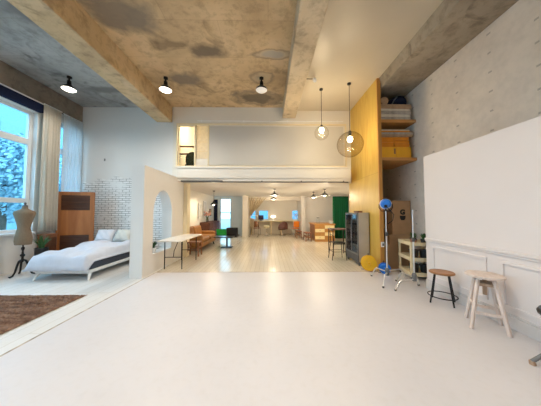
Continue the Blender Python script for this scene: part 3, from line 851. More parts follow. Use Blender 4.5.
# ------------------------------------------------------------------ lounge under the mezzanine
sofa = thing('sofa', 'tan leather two-seat sofa against the left wall under the mezzanine', 'sofa', (-2.80, 8.70, 0)); sofa.scale = (1.12, 1.16, 1.05)
MB().box(-.36, .36, -.82, .82, .14, .30).build('base', 'leather', sofa, bevel=.03)
for y in (-.42, .42):
    MB().box(-.24, .38, y - .33 - .06, y + .33 + .06, .30, .45).build('seat_cushion', 'leather', sofa, bevel=.05, seg=4)
for y in (-.42, .42):
    o = MB().box(-.09, .09, -.40, .40, -.02, .42).build('back_cushion', 'leather', sofa, bevel=.06, seg=4)
    o.location = (-.24, y, .40); o.rotation_euler = (0, -.18, 0)
for y in (-.80, .80):
    o = MB().box(-.35, .37, -.075, .075, .14, .58).build('armrest', 'leather', sofa, bevel=.06, seg=4); o.location = (0, y, 0)
for sx in (-1, 1):
    for sy in (-1, 1):
        MB().cyl((sx * .29, sy * .72, .15), (sx * .33, sy * .76, 0), .025, .014, 10).build('leg', 'black_metal', sofa)
sb = thing('sideboard', 'dark walnut sideboard against the left wall beyond the sofa', 'sideboard', (-3.03, 11.2, 0))
MB().box(-.23, .22, -1.1, 1.1, .16, .95).build('body', 'dark_wood', sb, smooth=False, bevel=.008)
for k in range(4):
    o = MB().box(.22, .24, -1.06 + k * .53, -.57 + k * .53, .2, .91).build('door', 'dark_wood', sb, smooth=False, bevel=.005)
    MB().ball((.25, -.62 + k * .53, .6), .014, 8, 6).build('knob', 'chrome', o)
for sx in (-.18, .17):
    for sy in (-1, 1): MB().cyl((sx, sy * 1., .16), (sx, sy * 1.03, 0), .025, .015, 8).build('leg', 'dark_wood', sb)
vs = thing('flower_vase', 'glass vase of dried pink flowers on the sideboard', 'vase', (-3.0, 10.45, .952))
MB().lathe([(0, 0), (.06, 0), (.075, .08), (.06, .16), (.035, .2), (.045, .24)], n=16).build('vase', 'cab_glass', vs)
rd = random.Random(8); m = MB(); m2 = MB()
for k in range(26):
    a = rd.uniform(0, 6.28); r_ = rd.uniform(.02, .2); z = rd.uniform(.32, .52)
    e = (r_ * math.cos(a), r_ * math.sin(a), z); m.tube([(0, 0, .05), (e[0] * .4, e[1] * .4, z * .6), e], .004, 5); m2.ball(e, rd.uniform(.025, .045), 8, 6)
m.build('stems', 'leaf', vs); m2.build('blossoms', 'flower', vs)
for y, w_, z0, z1, lab in ((10.1, .5, 1.15, 1.85, 'pale framed picture leaning on the left wall nearest the sofa'), (10.85, .5, 1.2, 2.0, 'taller pale framed picture on the left wall behind the flowers')):
    pf = thing('picture_frame', lab, 'picture', (-3.27, y, 0), 0, 'pale pictures on the left wall')
    MB().box(0, .02, -w_ / 2, w_ / 2, z0, z1).build('print', 'facade_panel', pf, smooth=False)
    m = MB(); 
    for a, b, c, d in ((-w_ / 2, -w_ / 2 + .03, z0, z1), (w_ / 2 - .03, w_ / 2, z0, z1), (-w_ / 2, w_ / 2, z0, z0 + .03), (-w_ / 2, w_ / 2, z1 - .03, z1)): m.box(0, .035, a, b, c, d)
    m.build('frame', 'white_trim', pf, smooth=False)
pf = thing('picture_frame', 'small dark framed picture near the navy curtain', 'picture', (-3.27, 11.9, 0))
MB().box(0, .02, -.14, .14, 1.25, 1.6).build('print', 'paper_brown', pf, smooth=False)
m = MB()
for a, b, c, d in ((-.16, -.13, 1.23, 1.62), (.13, .16, 1.23, 1.62), (-.16, .16, 1.23, 1.26), (-.16, .16, 1.59, 1.62)): m.box(0, .035, a, b, c, d)
m.build('frame', 'dark_wood', pf, smooth=False)

ctb = thing('coffee_table', 'low dark-topped coffee table on a black pedestal in front of the sofa', 'coffee table', (-1.78, 8.7, 0))
MB().box(-.38, .38, -.3, .3, .42, .45).build('tabletop', 'black_leather', ctb, smooth=False, bevel=.006)
MB().cyl((0.1, 0, .03), (0.1, 0, .42), .035).build('pedestal', 'black_metal', ctb)
MB().box(-.12, .32, -.2, .2, 0, .03).build('base_plate', 'black_metal', ctb, smooth=False, bevel=.006)
MB().cyl((-.22, 0, .0), (-.22, 0, .42), .015).build('leg', 'chrome', ctb)

def lounge(label, loc, rz, mat):
    t = thing('lounge_chair', label, 'chair', loc, rz)
    MB().box(-.26, .26, -.25, .25, .30, .40).build('seat', mat, t, bevel=.03)
    o = MB().box(-.26, .26, -.04, .04, 0, .40).build('backrest', mat, t, bevel=.03); o.location = (0, -.26, .36); o.rotation_euler = (.12, 0, 0)
    for sx in (-.24, .24):
        MB().tube([(sx, -.24, .38), (sx, -.24, .0), (sx, .24, .0), (sx, .24, .32)], .011, 8).build('leg_frame', 'chrome', t)
    return t
lounge('black low lounge chair with chrome legs behind the coffee table', (-1.60, 9.75, 0), 0., 'black_leather')
g = lounge('bright green low chair beneath the far bright window', (-2.36, 11.0, 0), .0, 'green_seat'); g.scale = (.95, .95, .78)

# pendant over the lounge
def cone_pendant(label, loc, cord, shade_mat, r=.15, lit=True, group=None, power=25):
    t = thing('pendant_lamp', label, 'lamp', loc, 0, group)
    MB().cyl((0, 0, .16), (0, 0, cord), .006, n=6).build('cord', 'black_metal', t)
    MB().lathe([(.03, .0), (.05, cord - .0 - .02), (.05, cord)], n=12).bm.free()
    MB().lathe([(.05, cord - .03), (.05, cord)], n=14).build('ceiling_cap', shade_mat, t)
    MB().lathe([(.025, .18), (.035, .12), (r * .55, .07), (r, 0), (r - .006, 0), (r * .5, .06), (.03, .105)], n=24).build('lamp_shade', shade_mat, t)
    MB().ball((0, 0, .02), .045, 12, 8).build('bulb', 'shade_lit' if lit else 'white_metal', t)
    if lit: lamp('POINT', 'bulb_light', (0, 0, -.05), power, (1, .82, .58), t, .05)
    return t
cone_pendant('black cone pendant lamp over the sofa and sideboard', (-2.42, 9.4, 1.78), .62, 'black_metal', .16, True, None, 60)
for x, y, lab in ((.27, 8.6, 'nearer of the two conical lamps in line down the middle of the low ceiling'),
                  (.30, 11.2, 'farther conical lamp in line down the middle of the low ceiling'),
                  (2.15, 9.9, 'conical lamp left of the pair over the drawer counter'),
                  (2.36, 8.7, 'conical lamp nearest the plywood partition over the drawer counter')):
    cone_pendant(lab, (x, y, 2.13), .27, 'mid_grey', .19, True, 'conical ceiling lamps under the mezzanine', 60)

# ------------------------------------------------------------------ far desk
dk = thing('long_desk', 'long pale counter desk under the band of small windows', 'desk', (.45, 13.75, 0))
MB().box(-1.6, 1.52, -.3, .34, .84, .88).build('desktop', 'cream_wood', dk, smooth=False, bevel=.005)
for x in (-1.5, -.25, .4, 1.45): MB().box(x - .03, x + .03, -.25, .3, 0, .84).build('leg', 'cream_wood', dk, smooth=False)
def stool_base(t, h, mat='chrome', r=.2):
    MB().lathe([(0, 0), (r, 0), (r, .015), (.04, .04), (.03, .06), (0, .06)], n=20).build('base', mat, t)
    MB().cyl((0, 0, .04), (0, 0, h), .022).build('column', mat, t)
t = thing('cream_stool', 'cream round stool on a pedestal at the far desk', 'stool', (-.1, 13.0, 0))
stool_base(t, .48); MB().lathe([(0, .46), (.14, .46), (.19, .52), (.2, .58), (.16, .62), (0, .62)], n=20).build('seat', 'cream_seat', t)
t = thing('swivel_chair', 'dark maroon swivel shell chair at the middle of the far desk', 'chair', (.87, 12.95, 0), 2.6)
stool_base(t, .36, 'chrome', .26)
MB().lathe([(0, .34), (.2, .36), (.28, .42), (.0, .46)], n=20).build('seat', 'brown_shell', t)
def shell(u, v):
    a = PI * (.08 + .84 * u); r_ = .29 + .05 * v
    return (r_ * math.cos(a), -r_ * math.sin(a) * .9, .38 + (.42 * math.sin(PI * u) ** .6 + .05) * v)
MB().grid(20, 8, shell).build('backrest', 'brown_shell', t, angle=3., solid=.03)
def side_chair(label, loc, rz, mat, frame_mat):
    t = thing('desk_chair', label, 'chair', loc, rz)
    MB().box(-.21, .21, -.2, .2, .43, .47).build('seat', mat, t, bevel=.015)
    def bk(u, v):
        a = (u - .5) * 2; return (a * .21 * (1 - .15 * v), -.2 - .06 * v + .04 * a * a, .52 + .36 * v)
    MB().grid(10, 6, bk).build('backrest', mat, t, angle=3., solid=.025)
    for sx in (-1, 1):
        MB().tube([(sx * .19, .18, .44), (sx * .21, .21, 0)], .011, 8).build('leg', frame_mat, t)
        MB().tube([(sx * .18, -.24, .86), (sx * .19, -.19, .45), (sx * .21, -.23, 0)], .011, 8).build('leg', frame_mat, t)
    return t
side_chair('orange chair at the right end of the far desk', (1.70, 13.0, 0), .15, 'orange_shell', 'chrome')
side_chair('brown wooden chair at the left end of the far desk by the drape', (-.72, 13.2, 0), -.2, 'red_wood', 'black_metal')
mo = thing('monitor', 'small dark purple monitor on the far desk beside the drape', 'monitor', (-.46, 13.7, .88))
MB().box(-.17, .17, -.02, .02, .07, .36).build('screen', 'screen_off', mo, smooth=False, bevel=.006)
MB().box(-.03, .03, .0, .03, 0, .1).build('stand', 'dark_grey', mo, smooth=False)
MB().box(-.1, .1, -.07, .07, 0, .012).build('foot', 'dark_grey', mo, smooth=False)
dl = thing('desk_lamp', 'glowing white round table lamp on the far desk', 'lamp', (.34, 13.72, .88))
MB().lathe([(0, 0), (.08, 0), (.08, .02), (.02, .03), (.02, .2), (0, .2)], n=16).build('base', 'white_metal', dl)
MB().ball((0, 0, .27), .15, 16, 10, (1.1, 1.1, .62)).build('lamp_shade', 'shade_lit', dl)
fn = thing('desk_fan', 'small white desk fan on the right end of the far desk', 'fan', (1.82, 13.7, .88))
MB().lathe([(0, 0), (.1, 0), (.1, .02), (.02, .04), (.018, .22), (0, .22)], n=16).build('base', 'white_metal', fn)
m = MB()
for r_ in (.06, .11, .16, .19):
    m.tube([(r_ * math.cos(2 * PI * k / 24), -.06, .38 + r_ * math.sin(2 * PI * k / 24)) for k in range(24)], .006, 6, True)
for k in range(12): m.cyl((0, -.065, .38), (.19 * math.cos(PI * k / 6), -.06, .38 + .19 * math.sin(PI * k / 6)), .004, n=5)
m.build('guard', 'white_metal', fn)
m = MB()
for k in range(3):
    a = k * 2.094; m.bar((0, -.02, .38), (.15 * math.cos(a), -.02, .38 + .15 * math.sin(a)), .01, .1, up=(0, 1, .4))
m.build('blade', 'blue_plastic', fn, smooth=False)
MB().cyl((0, -.03, .38), (0, .1, .38), .06).build('motor', 'white_metal', fn)
# wheeled rack
rk = thing('garment_rack', 'slim chrome wheeled rack standing below the oatmeal drape', 'rack', (-.84, 12.3, 0))
for x in (-.22, .22):
    MB().cyl((x, 0, .08), (x, 0, 1.25), .012, n=8).build('post', 'chrome', rk)
    MB().tube([(x, -.2, .07), (x, .2, .07)], .014).build('foot_bar', 'chrome', rk)
    for y in (-.19, .19): MB().cyl((x - .012, y, .03), (x + .012, y, .03), .03, n=12).build('wheel', 'dark_grey', rk)
MB().tube([(-.26, 0, 1.25), (.26, 0, 1.25)], .012).build('top_bar', 'chrome', rk)
MB().tube([(-.22, 0, .12), (.22, 0, .12)], .01).build('lower_bar', 'chrome', rk)

# drawer counter
dc = thing('drawer_counter', 'wooden counter with a checkerboard of honey and cream drawers', 'cabinet', (2.78, 11.0, 0))
MB().box(-.46, .46, -.66, .66, .06, .82).build('body', 'red_wood', dc, smooth=False, bevel=.005)
MB().box(-.52, .52, -.74, .74, .82, .865).build('worktop', 'oak', dc, smooth=False, bevel=.006)
MB().box(-.44, .44, -.62, .62, 0, .06).build('plinth', 'oak', dc, smooth=False)
MB().box(-.49, .49, -.70, -.66, .0, .82).build('front_frame', 'oak', dc, smooth=False)
for c in range(2):
    for r_ in range(4):
        x0 = -.47 + c * .475; z0 = .12 + r_ * .172
        o = MB().box(x0, x0 + .46, -.72, -.70, z0, z0 + .158).build('drawer', 'pale_drawer' if (c + r_) % 2 == 0 and r_ < 4 else 'oak', dc, smooth=False, bevel=.004)
        MB().ball((x0 + .23, -.73, z0 + .08), .014, 8, 6).build('knob', 'black_metal', o)
jr = thing('glass_jar', 'glass jar on top of the drawer counter', 'jar', (2.55, 10.7, .866))
MB().lathe([(0, 0), (.09, 0), (.1, .03), (.1, .2), (.07, .24), (.07, .27)], n=18).build('body', 'pane_clear', jr)
MB().lathe([(0, .27), (.075, .27), (.075, .31), (.02, .32), (0, .32)], n=18).build('lid', 'mid_grey', jr)
cu = thing('white_cup', 'white cup at the right end of the drawer counter', 'cup', (3.2, 10.7, .866))
MB().lathe([(0, 0), (.06, 0), (.08, .15), (.07, .15), (.05, .02), (0, .02)], n=16).build('body', 'white_metal', cu)
MB().tube([(.07, 0, .12), (.115, 0, .11), (.115, 0, .06), (.065, 0, .04)], .01, 6).build('handle', 'white_metal', cu)
wood_stool('low_bench', 'low reddish wooden bench beside the drawer counter, the nearer one', (2.0, 10.75, 0), .3, .7, .42, 'red_wood', 'low benches by the drawer counter')
wood_stool('low_bench', 'low wooden bench beside the drawer counter, the farther one near the white post', (1.72, 11.9, 0), .3, .6, .40, 'red_wood', 'low benches by the drawer counter')

# high table and metal chair before the glass cabinet
ht = thing('high_table', 'small brown-topped high table with thin dark legs behind the glass cabinet', 'table', (2.42, 7.2, 0))
MB().box(-.30, .28, -.28, .28, .85, .885).build('tabletop', 'dark_wood', ht, smooth=False, bevel=.006)
for sx in (-.27, .25):
    for sy in (-.25, .25): MB().box(sx - .013, sx + .013, sy - .013, sy + .013, 0, .85).build('leg', 'black_metal', ht, smooth=False)
m = MB()
for sy in (-.25, .25): m.box(-.27, .25, sy - .01, sy + .01, .38, .40)
m.build('crossbar', 'black_metal', ht, smooth=False)
hc = thing('metal_chair', 'black thin-framed metal chair drawn up to the high table', 'chair', (2.16, 6.52, 0), -PI / 2)
MB().box(-.18, .18, -.18, .18, .50, .53).build('seat', 'black_metal', hc, smooth=False, bevel=.01)
for sx in (-1, 1):
    MB().tube([(sx * .16, .16, .5), (sx * .2, .2, 0)], .011, 8).build('leg', 'black_metal', hc)
    MB().tube([(sx * .15, -.2, .90), (sx * .16, -.17, .5), (sx * .2, -.24, 0)], .011, 8).build('leg', 'black_metal', hc)
MB().tube([(-.15, -.2, .88), (0, -.235, .9), (.15, -.2, .88)], .014, 8).tube([(-.155, -.19, .74), (0, -.22, .76), (.155, -.19, .74)], .01, 8).build('backrest', 'black_metal', hc)
MB().tube([(-.18, .18, .25), (.18, .18, .25), (.18, -.2, .25), (-.18, -.2, .25)], .009, 8, True).build('stretcher', 'black_metal', hc)

# glass-fronted cabinet
sx_ = thing('small_box', 'small brown box on top of the grey glass-door cabinet', 'box', (2.56, 5.95, 1.432), .2)
MB().box(-.07, .07, -.1, .1, 0, .045).build('body', 'red_wood', sx_, smooth=False, bevel=.004)
MB().box(-.072, .072, -.102, .102, .033, .05).build('lid', 'screen_dark', sx_, smooth=False, bevel=.004)
gc = thing('display_cabinet', 'grey metal cabinet with a dark glass door standing against the plywood wall', 'cabinet', (2.575, 6.1, 0))
m = MB(); a, b = -.155, .16; L = .45
m.box(a + .02, b, -L, L, .10, .30).box(a + .02, b, -L, L, 1.39, 1.43).box(a + .02, b, -L, -L + .02, .3, 1.39).box(a + .02, b, L - .02, L, .3, 1.39).box(b - .02, b, -L, L, .3, 1.39)
m.build('body', 'grey_metal', gc, smooth=False, bevel=.004)
d = MB().box(a, a + .02, -L, -L + .05, .3, 1.43).box(a, a + .02, L - .05, L, .3, 1.43).box(a, a + .02, -L, L, 1.38, 1.43).box(a, a + .02, -L, L, .28, .33).box(a, a + .02, -.012, .012, .3, 1.4).build('door', 'mid_grey', gc, smooth=False)
MB().box(a + .006, a + .012, -L + .04, L - .04, .32, 1.39).build('glass', 'cab_glass', d, smooth=False)
MB().tube([(a - .03, -.06, .7), (a - .03, -.06, 1.0)], .008, 8).build('handle', 'chrome', d)
MB().box(a, a + .02, -L, L, .10, .28).build('kick_panel', 'dark_grey', gc, smooth=False)
for z in (.55, .82, 1.1): MB().box(a + .03, b - .02, -L + .02, L - .02, z, z + .012).build('shelf', 'mid_grey', gc, smooth=False)
for sx in (a + .05, b - .04):
    for sy in (-L + .06, L - .06): MB().cyl((sx - .015, sy, .05), (sx + .015, sy, .05), .05, n=14).build('castor', 'dark_grey', gc)

# ------------------------------------------------------------------ cable reels
def reel(name, label, loc, r, w, mat, rz):
    t = thing(name, label, 'cable reel', loc, rz)
    for y in (-w / 2, w / 2 - .015):
        MB().lathe([(.04, y), (r * .9, y), (r, y + .004), (r, y + .011), (r * .9, y + .015), (.04, y + .015)], (0, 0, r + .02), 28, axis='y').build('flange', mat, t)
    MB().lathe([(.0, -w / 2 + .015), (r * .72, -w / 2 + .015), (r * .75, 0), (r * .72, w / 2 - .015), (0, w / 2 - .015)], (0, 0, r + .02), 24, axis='y').build('wound_cable', mat, t)
    MB().lathe([(0, -w / 2 - .02), (.03, -w / 2 - .02), (.04, -w / 2), (.04, w / 2), (0, w / 2)], (0, 0, r + .02), 16, axis='y').build('hub', mat, t)
    m = MB()
    for y in (w / 2 + .02,):
        m.tube([(-r * .95, y, .01), (-r * .55, y, .012), (0, y, r + .02), (r * .55, y, .012), (r * .95, y, .01)], .007, 8)
    m.tube([(0, w / 2 - .01, r + .02), (0, w / 2 + .02, r + .02), (0, w / 2 + .02, 2 * r + .06)], .009, 8)
    m.build('stand', 'black_metal', t)
    return t
reel('cable_reel', 'yellow cable reel on a dark stand beside the plywood wall end', (2.48, 5.2, 0), .178, .16, 'yellow_plastic', -.35)
reel('cable_reel', 'blue cable reel on the floor behind the first light stand', (2.72, 4.93, 0), .12, .12, 'blue_plastic', -.25)
so = thing('wall_outlet', 'small grey outlet box on the plywood wall end', 'outlet', (2.79, 5.13, 0))
MB().box(-.035, .035, -.035, 0, .60, .72).build('box', 'white_metal', so, smooth=False, bevel=.005)
MB().box(-.02, .02, -.04, -.035, .63, .69).build('socket', 'mid_grey', so, smooth=False)

# ------------------------------------------------------------------ light stands
def c_stand(label, loc, rz, top, legs):
    t = thing('light_stand', label, 'light stand', loc, rz, 'light stands')
    MB().cyl((0, 0, .16), (0, 0, top * .62), .0145).build('column', 'alu', t)
    MB().cyl((0, 0, top * .62), (0, 0, top), .011).build('riser', 'alu', t)
    m = MB(); m.lathe([(.02, .14), (.036, .15), (.042, .26), (.03, .29), (.019, .30)], n=14)
    m.build('hub', 'mid_grey', t)
    MB().lathe([(.018, top * .62 - .04), (.028, top * .62 - .03), (.028, top * .62 + .03), (.014, top * .62 + .04)], n=12).cyl((0, 0, top * .62), (.07, 0, top * .62), .008, n=8).build('clamp', 'dark_grey', t)
    for a, L, h in legs:
        c, s = math.cos(a), math.sin(a)
        g = MB().tube([(c * .03, s * .03, h), (c * L * .66, s * L * .66, h + .005), (c * L * .75, s * L * .75, h - .03), (c * L, s * L, .012)], .013, 8).build('leg', 'alu', t)
        MB().cyl((c * (L - .005), s * (L - .005), .0), (c * L, s * L, .03), .02, n=10).build('foot_cap', 'dark_grey', g)
    return t
D = math.radians
c_stand('chrome light stand carrying the blue lamp head beside the plywood wall', (2.46, 4.36, 0), 0, 1.60, ((D(105), .45, .22), (D(230), .40, .20), (D(17), .52, .24)))
c_stand('bare chrome light stand in front of the pale pine trolley', (2.77, 4.0, 0), 0, 1.49, ((D(193), .44, .18), (D(40), .26, .18), (D(100), .45, .22)))
lh = thing('studio_lamp', 'blue round studio lamp head with black yoke on top of the first light stand', 'studio light', (2.46, 4.36, 1.60), -.51)
MB().lathe([(.0, -.13), (.06, -.125), (.095, -.09), (.105, -.02), (.105, .08), (.09, .1), (.0, .1)], (0, 0, .02), 24, axis='y').build('housing', 'blue_plastic', lh)
MB().lathe([(.09, .1), (.115, .13), (.11, .13), (.085, .1)], (0, 0, .02), 24, axis='y').build('reflector_rim', 'white_metal', lh)
MB().cyl((0, -.135, -.03), (0, -.10, -.03), .03, n=14).build('cable_socket', 'ink', lh)
m = MB().tube([(-.12, 0, .02), (-.125, 0, -.06), (-.08, 0, -.13), (.08, 0, -.13), (.125, 0, -.06), (.12, 0, .02)], .009, 8)
m.cyl((0, 0, -.13), (0, 0, -.02 + -.0), .0131, n=10)
m.build('yoke', 'black_metal', lh)
m = MB().tube([(0, -.12, -.03), (.06, -.14, -.10), (.14, -.1, -.2), (.12, -.05, -.32), (.03, -.02, -.40)], .008, 8)
m.build('cable', 'ink', lh)

# ------------------------------------------------------------------ cardboard boxes
def carton(label, loc, w, d, h, mat, rz=0, group='cardboard boxes in the alcove'):
    t = thing('cardboard_box', label, 'box', loc, rz, group)
    MB().box(-w / 2, w / 2, -d / 2, d / 2, 0, h).build('body', mat, t, smooth=False, bevel=.004)
    m = MB().box(-w / 2, -.004, -d / 2, d / 2, h, h + .006).box(.004, w / 2, -d / 2, d / 2, h, h + .006)
    m.build('flap', mat, t, smooth=False)
    MB().box(-.03, .03, -d / 2 - .002, d / 2 + .002, h + .006, h + .008).build('tape', 'paper_brown', t, smooth=False)
    return t
carton('plain brown carton at the bottom of the alcove stack under the printed box', (3.40, 5.62, 0), .58, .5, .86, 'cardboard')
bx = carton('tall brown carton printed with a black G and cup mark', (3.44, 5.6, .87), .48, .44, .87, 'cardboard')
def text_mesh(txt, size, name, mat, parent, loc, rot):
    cu = bpy.data.curves.new(name, 'FONT'); cu.body = txt; cu.size = size; cu.extrude = .001; cu.offset = .012; cu.align_x = 'CENTER'
    tmp = bpy.data.objects.new(name, cu)
    COL.objects.link(tmp)
    dg = bpy.context.evaluated_depsgraph_get(); dg.update()
    me = bpy.data.meshes.new_from_object(tmp.evaluated_get(dg))
    bpy.data.objects.remove(tmp)
    me.materials.clear(); me.materials.append(M[mat])
    o = bpy.data.objects.new(name, me); COL.objects.link(o); o.parent = parent; o.location = loc; o.rotation_euler = rot
    return o
text_mesh('G', .17, 'printed_letter', 'ink', bx, (0.03, -.2215, .52), (PI / 2, 0, 0))
MB().prism([(-.045, .485), (.105, .485), (.10, .42), (.07, .37), (-.01, .37), (-.04, .42)], 'y', -.2225, -.2205).build('printed_cup', 'ink', bx, smooth=False)
carton('darker brown carton in the back left of the alcove', (3.0, 6.25, 0), .36, .5, 1.05, 'cardboard_dark')
carton('dark brown carton resting on the back left alcove carton', (3.0, 6.27, 1.06), .34, .46, .55, 'cardboard_dark')
carton('low brown carton on the floor in front of the alcove stack', (2.965, 5.45, 0), .22, .34, .62, 'cardboard')

# ------------------------------------------------------------------ wall shelf boards
def board(z, label):
    return tag(MB().box(2.80, XR, 5.14, 6.25, z - .075, z).build('shelf_board', 'shelf_wood', smooth=False, bevel=.004), label, 'shelf', 'alcove shelf boards')
S1, S2 = 3.775, 2.81
board(S1, 'upper wooden shelf board in the alcove carrying grey paper stacks')
board(S2, 'lower wooden shelf board in the alcove carrying yellow boxes')
def boxthing(name, label, cat, x0, x1, y0, y1, z0, z1, mat, group, lid=False, cut=None):
    t = thing(name, label, cat, ((x0 + x1) / 2, (y0 + y1) / 2, z0), 0, group)
    w, d, h = (x1 - x0) / 2, (y1 - y0) / 2, z1 - z0
    MB().box(-w, w, -d, d, 0, h).build('body', mat, t, smooth=False, bevel=.004)
    if lid: MB().box(-w - .003, w + .003, -d - .003, d + .003, h * .72, h + .001).build('lid', mat, t, smooth=False, bevel=.003)
    if cut: MB().box(cut[0] - .02, cut[0] + .02, -d - .004, -d + .001, h * .35, h * .85).build('handle_slot', 'cardboard_dark', t, smooth=False)
    return t
e = .002
boxthing('yellow_box', 'large yellow box at the left of the lower alcove shelf', 'box', 2.85, 3.22, 5.18, 5.7, S2 + e, 3.085, 'yellow_box', 'yellow boxes on the lower shelf', False, (.15,))
boxthing('yellow_box', 'large yellow box at the right of the lower alcove shelf', 'box', 3.23, 3.60, 5.18, 5.7, S2 + e, 3.085, 'yellow_box', 'yellow boxes on the lower shelf')
z = 3.088
names = ['bottom', 'top']
for k in range(2):
    boxthing('slim_box', 'slim orange box, %s of the left pair above the yellow boxes' % names[k], 'box', 2.85, 3.17, 5.2, 5.65, z + k * .13, z + k * .13 + .118, 'orange_box', 'slim orange boxes on the lower shelf', True)
for k, nm in enumerate(('bottom', 'middle', 'top')):
    boxthing('slim_box', 'slim orange box, %s of the right three above the yellow boxes' % nm, 'box', 3.20 - .01 * k, 3.58 - .01 * k, 5.2, 5.65, z + k * .087, z + k * .087 + .077, 'orange_box', 'slim orange boxes on the lower shelf', True)
zz = z + .262
for k, (mat, lab, h, x1) in enumerate((('paper_brown', 'brown board sheet bundle lying on the orange boxes', .06, 3.66), ('paper_grey', 'greyish sheet bundle second from the top of the lower shelf pile', .05, 3.68), ('orange_box', 'thin orange folder on the lower shelf pile', .03, 3.6), ('paper_pale', 'pale sheet bundle topmost on the lower shelf pile', .03, 3.58))):
    boxthing('sheet_bundle', lab, 'paper bundle', 2.85, x1, 5.18, 5.7, zz, zz + h, mat, 'sheet bundles on the lower shelf'); zz += h + .004
zz = S1 + e; KH = 1.42
for k, (mat, lab, h, x1) in enumerate((('paper_grey', 'dark grey paper bundle at the bottom of the upper shelf pile', .055, 3.62), ('paper_pale', 'pale paper bundle second from the bottom of the upper shelf pile', .045, 3.6),
                                     ('paper_grey', 'mottled grey paper bundle in the middle of the upper shelf pile', .06, 3.63), ('paper_pale', 'cream board bundle near the top of the upper shelf pile', .035, 3.6), ('paper_brown', 'brown flat package topmost of the upper shelf pile', .08, 3.64))):
    o = boxthing('paper_bundle', lab, 'paper bundle', 2.85, x1, 5.18, 5.75, zz, zz + h * KH, mat, 'paper bundles on the upper shelf'); o.rotation_euler[2] = (.0, .02, -.015, .02, 0)[k]; zz += h * KH + .004
rl = thing('fabric_roll', 'brown rolled fabric lying on the upper shelf papers', 'roll', (2.98, 5.22, zz))
MB().lathe([(.03, 0), (.1, 0), (.105, .02), (.105, .5), (.1, .52), (.03, .52)], (0, 0, .107), 22, axis='y').build('roll', 'paper_brown', rl)
MB().lathe([(0, .005), (.035, .005), (.035, .51), (0, .51)], (0, 0, .107), 14, axis='y').build('core', 'cardboard', rl)
bg = thing('navy_bag', 'dark navy bag slumped on top of the upper shelf papers', 'bag', (3.42, 5.5, zz + .012))
def bag(u, v):
    a = 2 * PI * u; r_ = math.sin(PI * (.04 + .92 * v)) ** .5
    return (.30 * r_ * math.cos(a) * (1 + .06 * math.sin(3 * a)), .22 * r_ * math.sin(a), .31 * v * (1 + .15 * math.cos(a)) + .01 * math.sin(5 * a))
MB().grid(28, 12, bag).build('body', 'navy_cloth', bg, angle=3.2)
MB().tube([(-.2, -.2, .05), (-.16, -.23, .14), (-.06, -.21, .25), (.0, -.1, .31)], .016, 8).build('strap', 'mid_grey', bg)

# ------------------------------------------------------------------ trolley
tr = thing('trolley', 'pale pine three-tier trolley beside the end of the white panel wall', 'trolley', (3.05, 4.50, 0), -.2)
tw, td = .52, .62
for x in (0, tw):
    for y in (0, td):
        q = MB().box(x - .02 + (.02 if x == 0 else -.02), x + .02 + (.02 if x == 0 else -.02), y - .02 + (.02 if y == 0 else -.02), y + .02 + (.02 if y == 0 else -.02), .06, .80).build('post', 'cream_wood', tr, smooth=False, bevel=.003)
        MB().cyl((x + (.02 if x == 0 else -.02) - .012, y + (.02 if y == 0 else -.02), .03), (x + (.02 if x == 0 else -.02) + .012, y + (.02 if y == 0 else -.02), .03), .03, n=12).build('castor', 'dark_grey', q)
for z in (.10, .42, .745):
    m = MB().box(.0, tw, .0, td, z, z + .015)
    m.box(0, tw, -.006, .012, z - .02, z + .055).box(0, tw, td - .012, td + .006, z - .02, z + .055).box(-.006, .012, 0, td, z - .02, z + .055).box(tw - .012, tw + .006, 0, td, z - .02, z + .055)
    m.build('tray', 'cream_wood', tr, smooth=False, bevel=.003)
ca, sa = math.cos(-.2), math.sin(-.2)
def on_tr(x, y, z): return (3.05 + ca * x - sa * y, 4.50 + sa * x + ca * y, z)
for k, (x, y, lab, pm) in enumerate(((.15, .2, 'leafy plant in a terracotta pot on the trolley top, nearer the light stand', 'terracotta'), (.36, .2, 'leafy plant in a dark pot on the trolley top beside the panel wall', 'black_pot'), (.25, .45, 'leafy plant in a dark pot at the back of the trolley top', 'black_pot'))):
    t = thing('potted_plant', lab, 'plant', on_tr(x, y, .762), 0, 'plants on the trolley')
    MB().lathe([(0, 0), (.055, 0), (.07, .09), (.06, .09), (.055, .075), (0, .075)], n=16).build('pot', pm, t)
    o = blades(50, .06, .15, 40 + k, .04, .6).build('leaves', 'leaf', t, smooth=False); o.location = (0, 0, .075)
for x, y, z, lab in ((.17, .25, .437, 'black pot on the middle tray of the trolley, left'), (.38, .25, .437, 'black pot on the middle tray of the trolley, right'), (.17, .25, .117, 'black pot on the bottom tray of the trolley, left'), (.38, .25, .117, 'black pot on the bottom tray of the trolley, right')):
    t = thing('empty_pot', lab, 'plant pot', on_tr(x, y, z), 0, 'black pots on the trolley')
    MB().lathe([(0, 0), (.075, 0), (.095, .17), (.083, .17), (.07, .02), (0, .02)], n=18).build('body', 'black_pot', t)
    MB().lathe([(.093, .155), (.103, .155), (.103, .175), (.083, .175), (.083, .155)], n=18).build('rim', 'black_pot', t)

# ------------------------------------------------------------------ stools on the right
st = thing('round_stool', 'dark-legged stool with a round brown wooden seat by the panel wall', 'stool', (2.785, 3.38, 0), -.75)
MB().lathe([(0, .465), (.155, .465), (.167, .475), (.167, .492), (.155, .50), (.05, .497), (0, .495)], n=36).build('seat', 'stool_wood', st)
for k in range(4):
    a = PI / 4 + k * PI / 2; c, s = math.cos(a), math.sin(a)
    MB().tube([(c * .12, s * .12, .468), (c * .203, s * .203, .012)], .0115, 10).build('leg', 'black_metal', st)
MB().tube([(.188 * math.cos(2 * PI * k / 40), .188 * math.sin(2 * PI * k / 40), .12) for k in range(40)], .008, 8, True).build('foot_ring', 'black_metal', st)

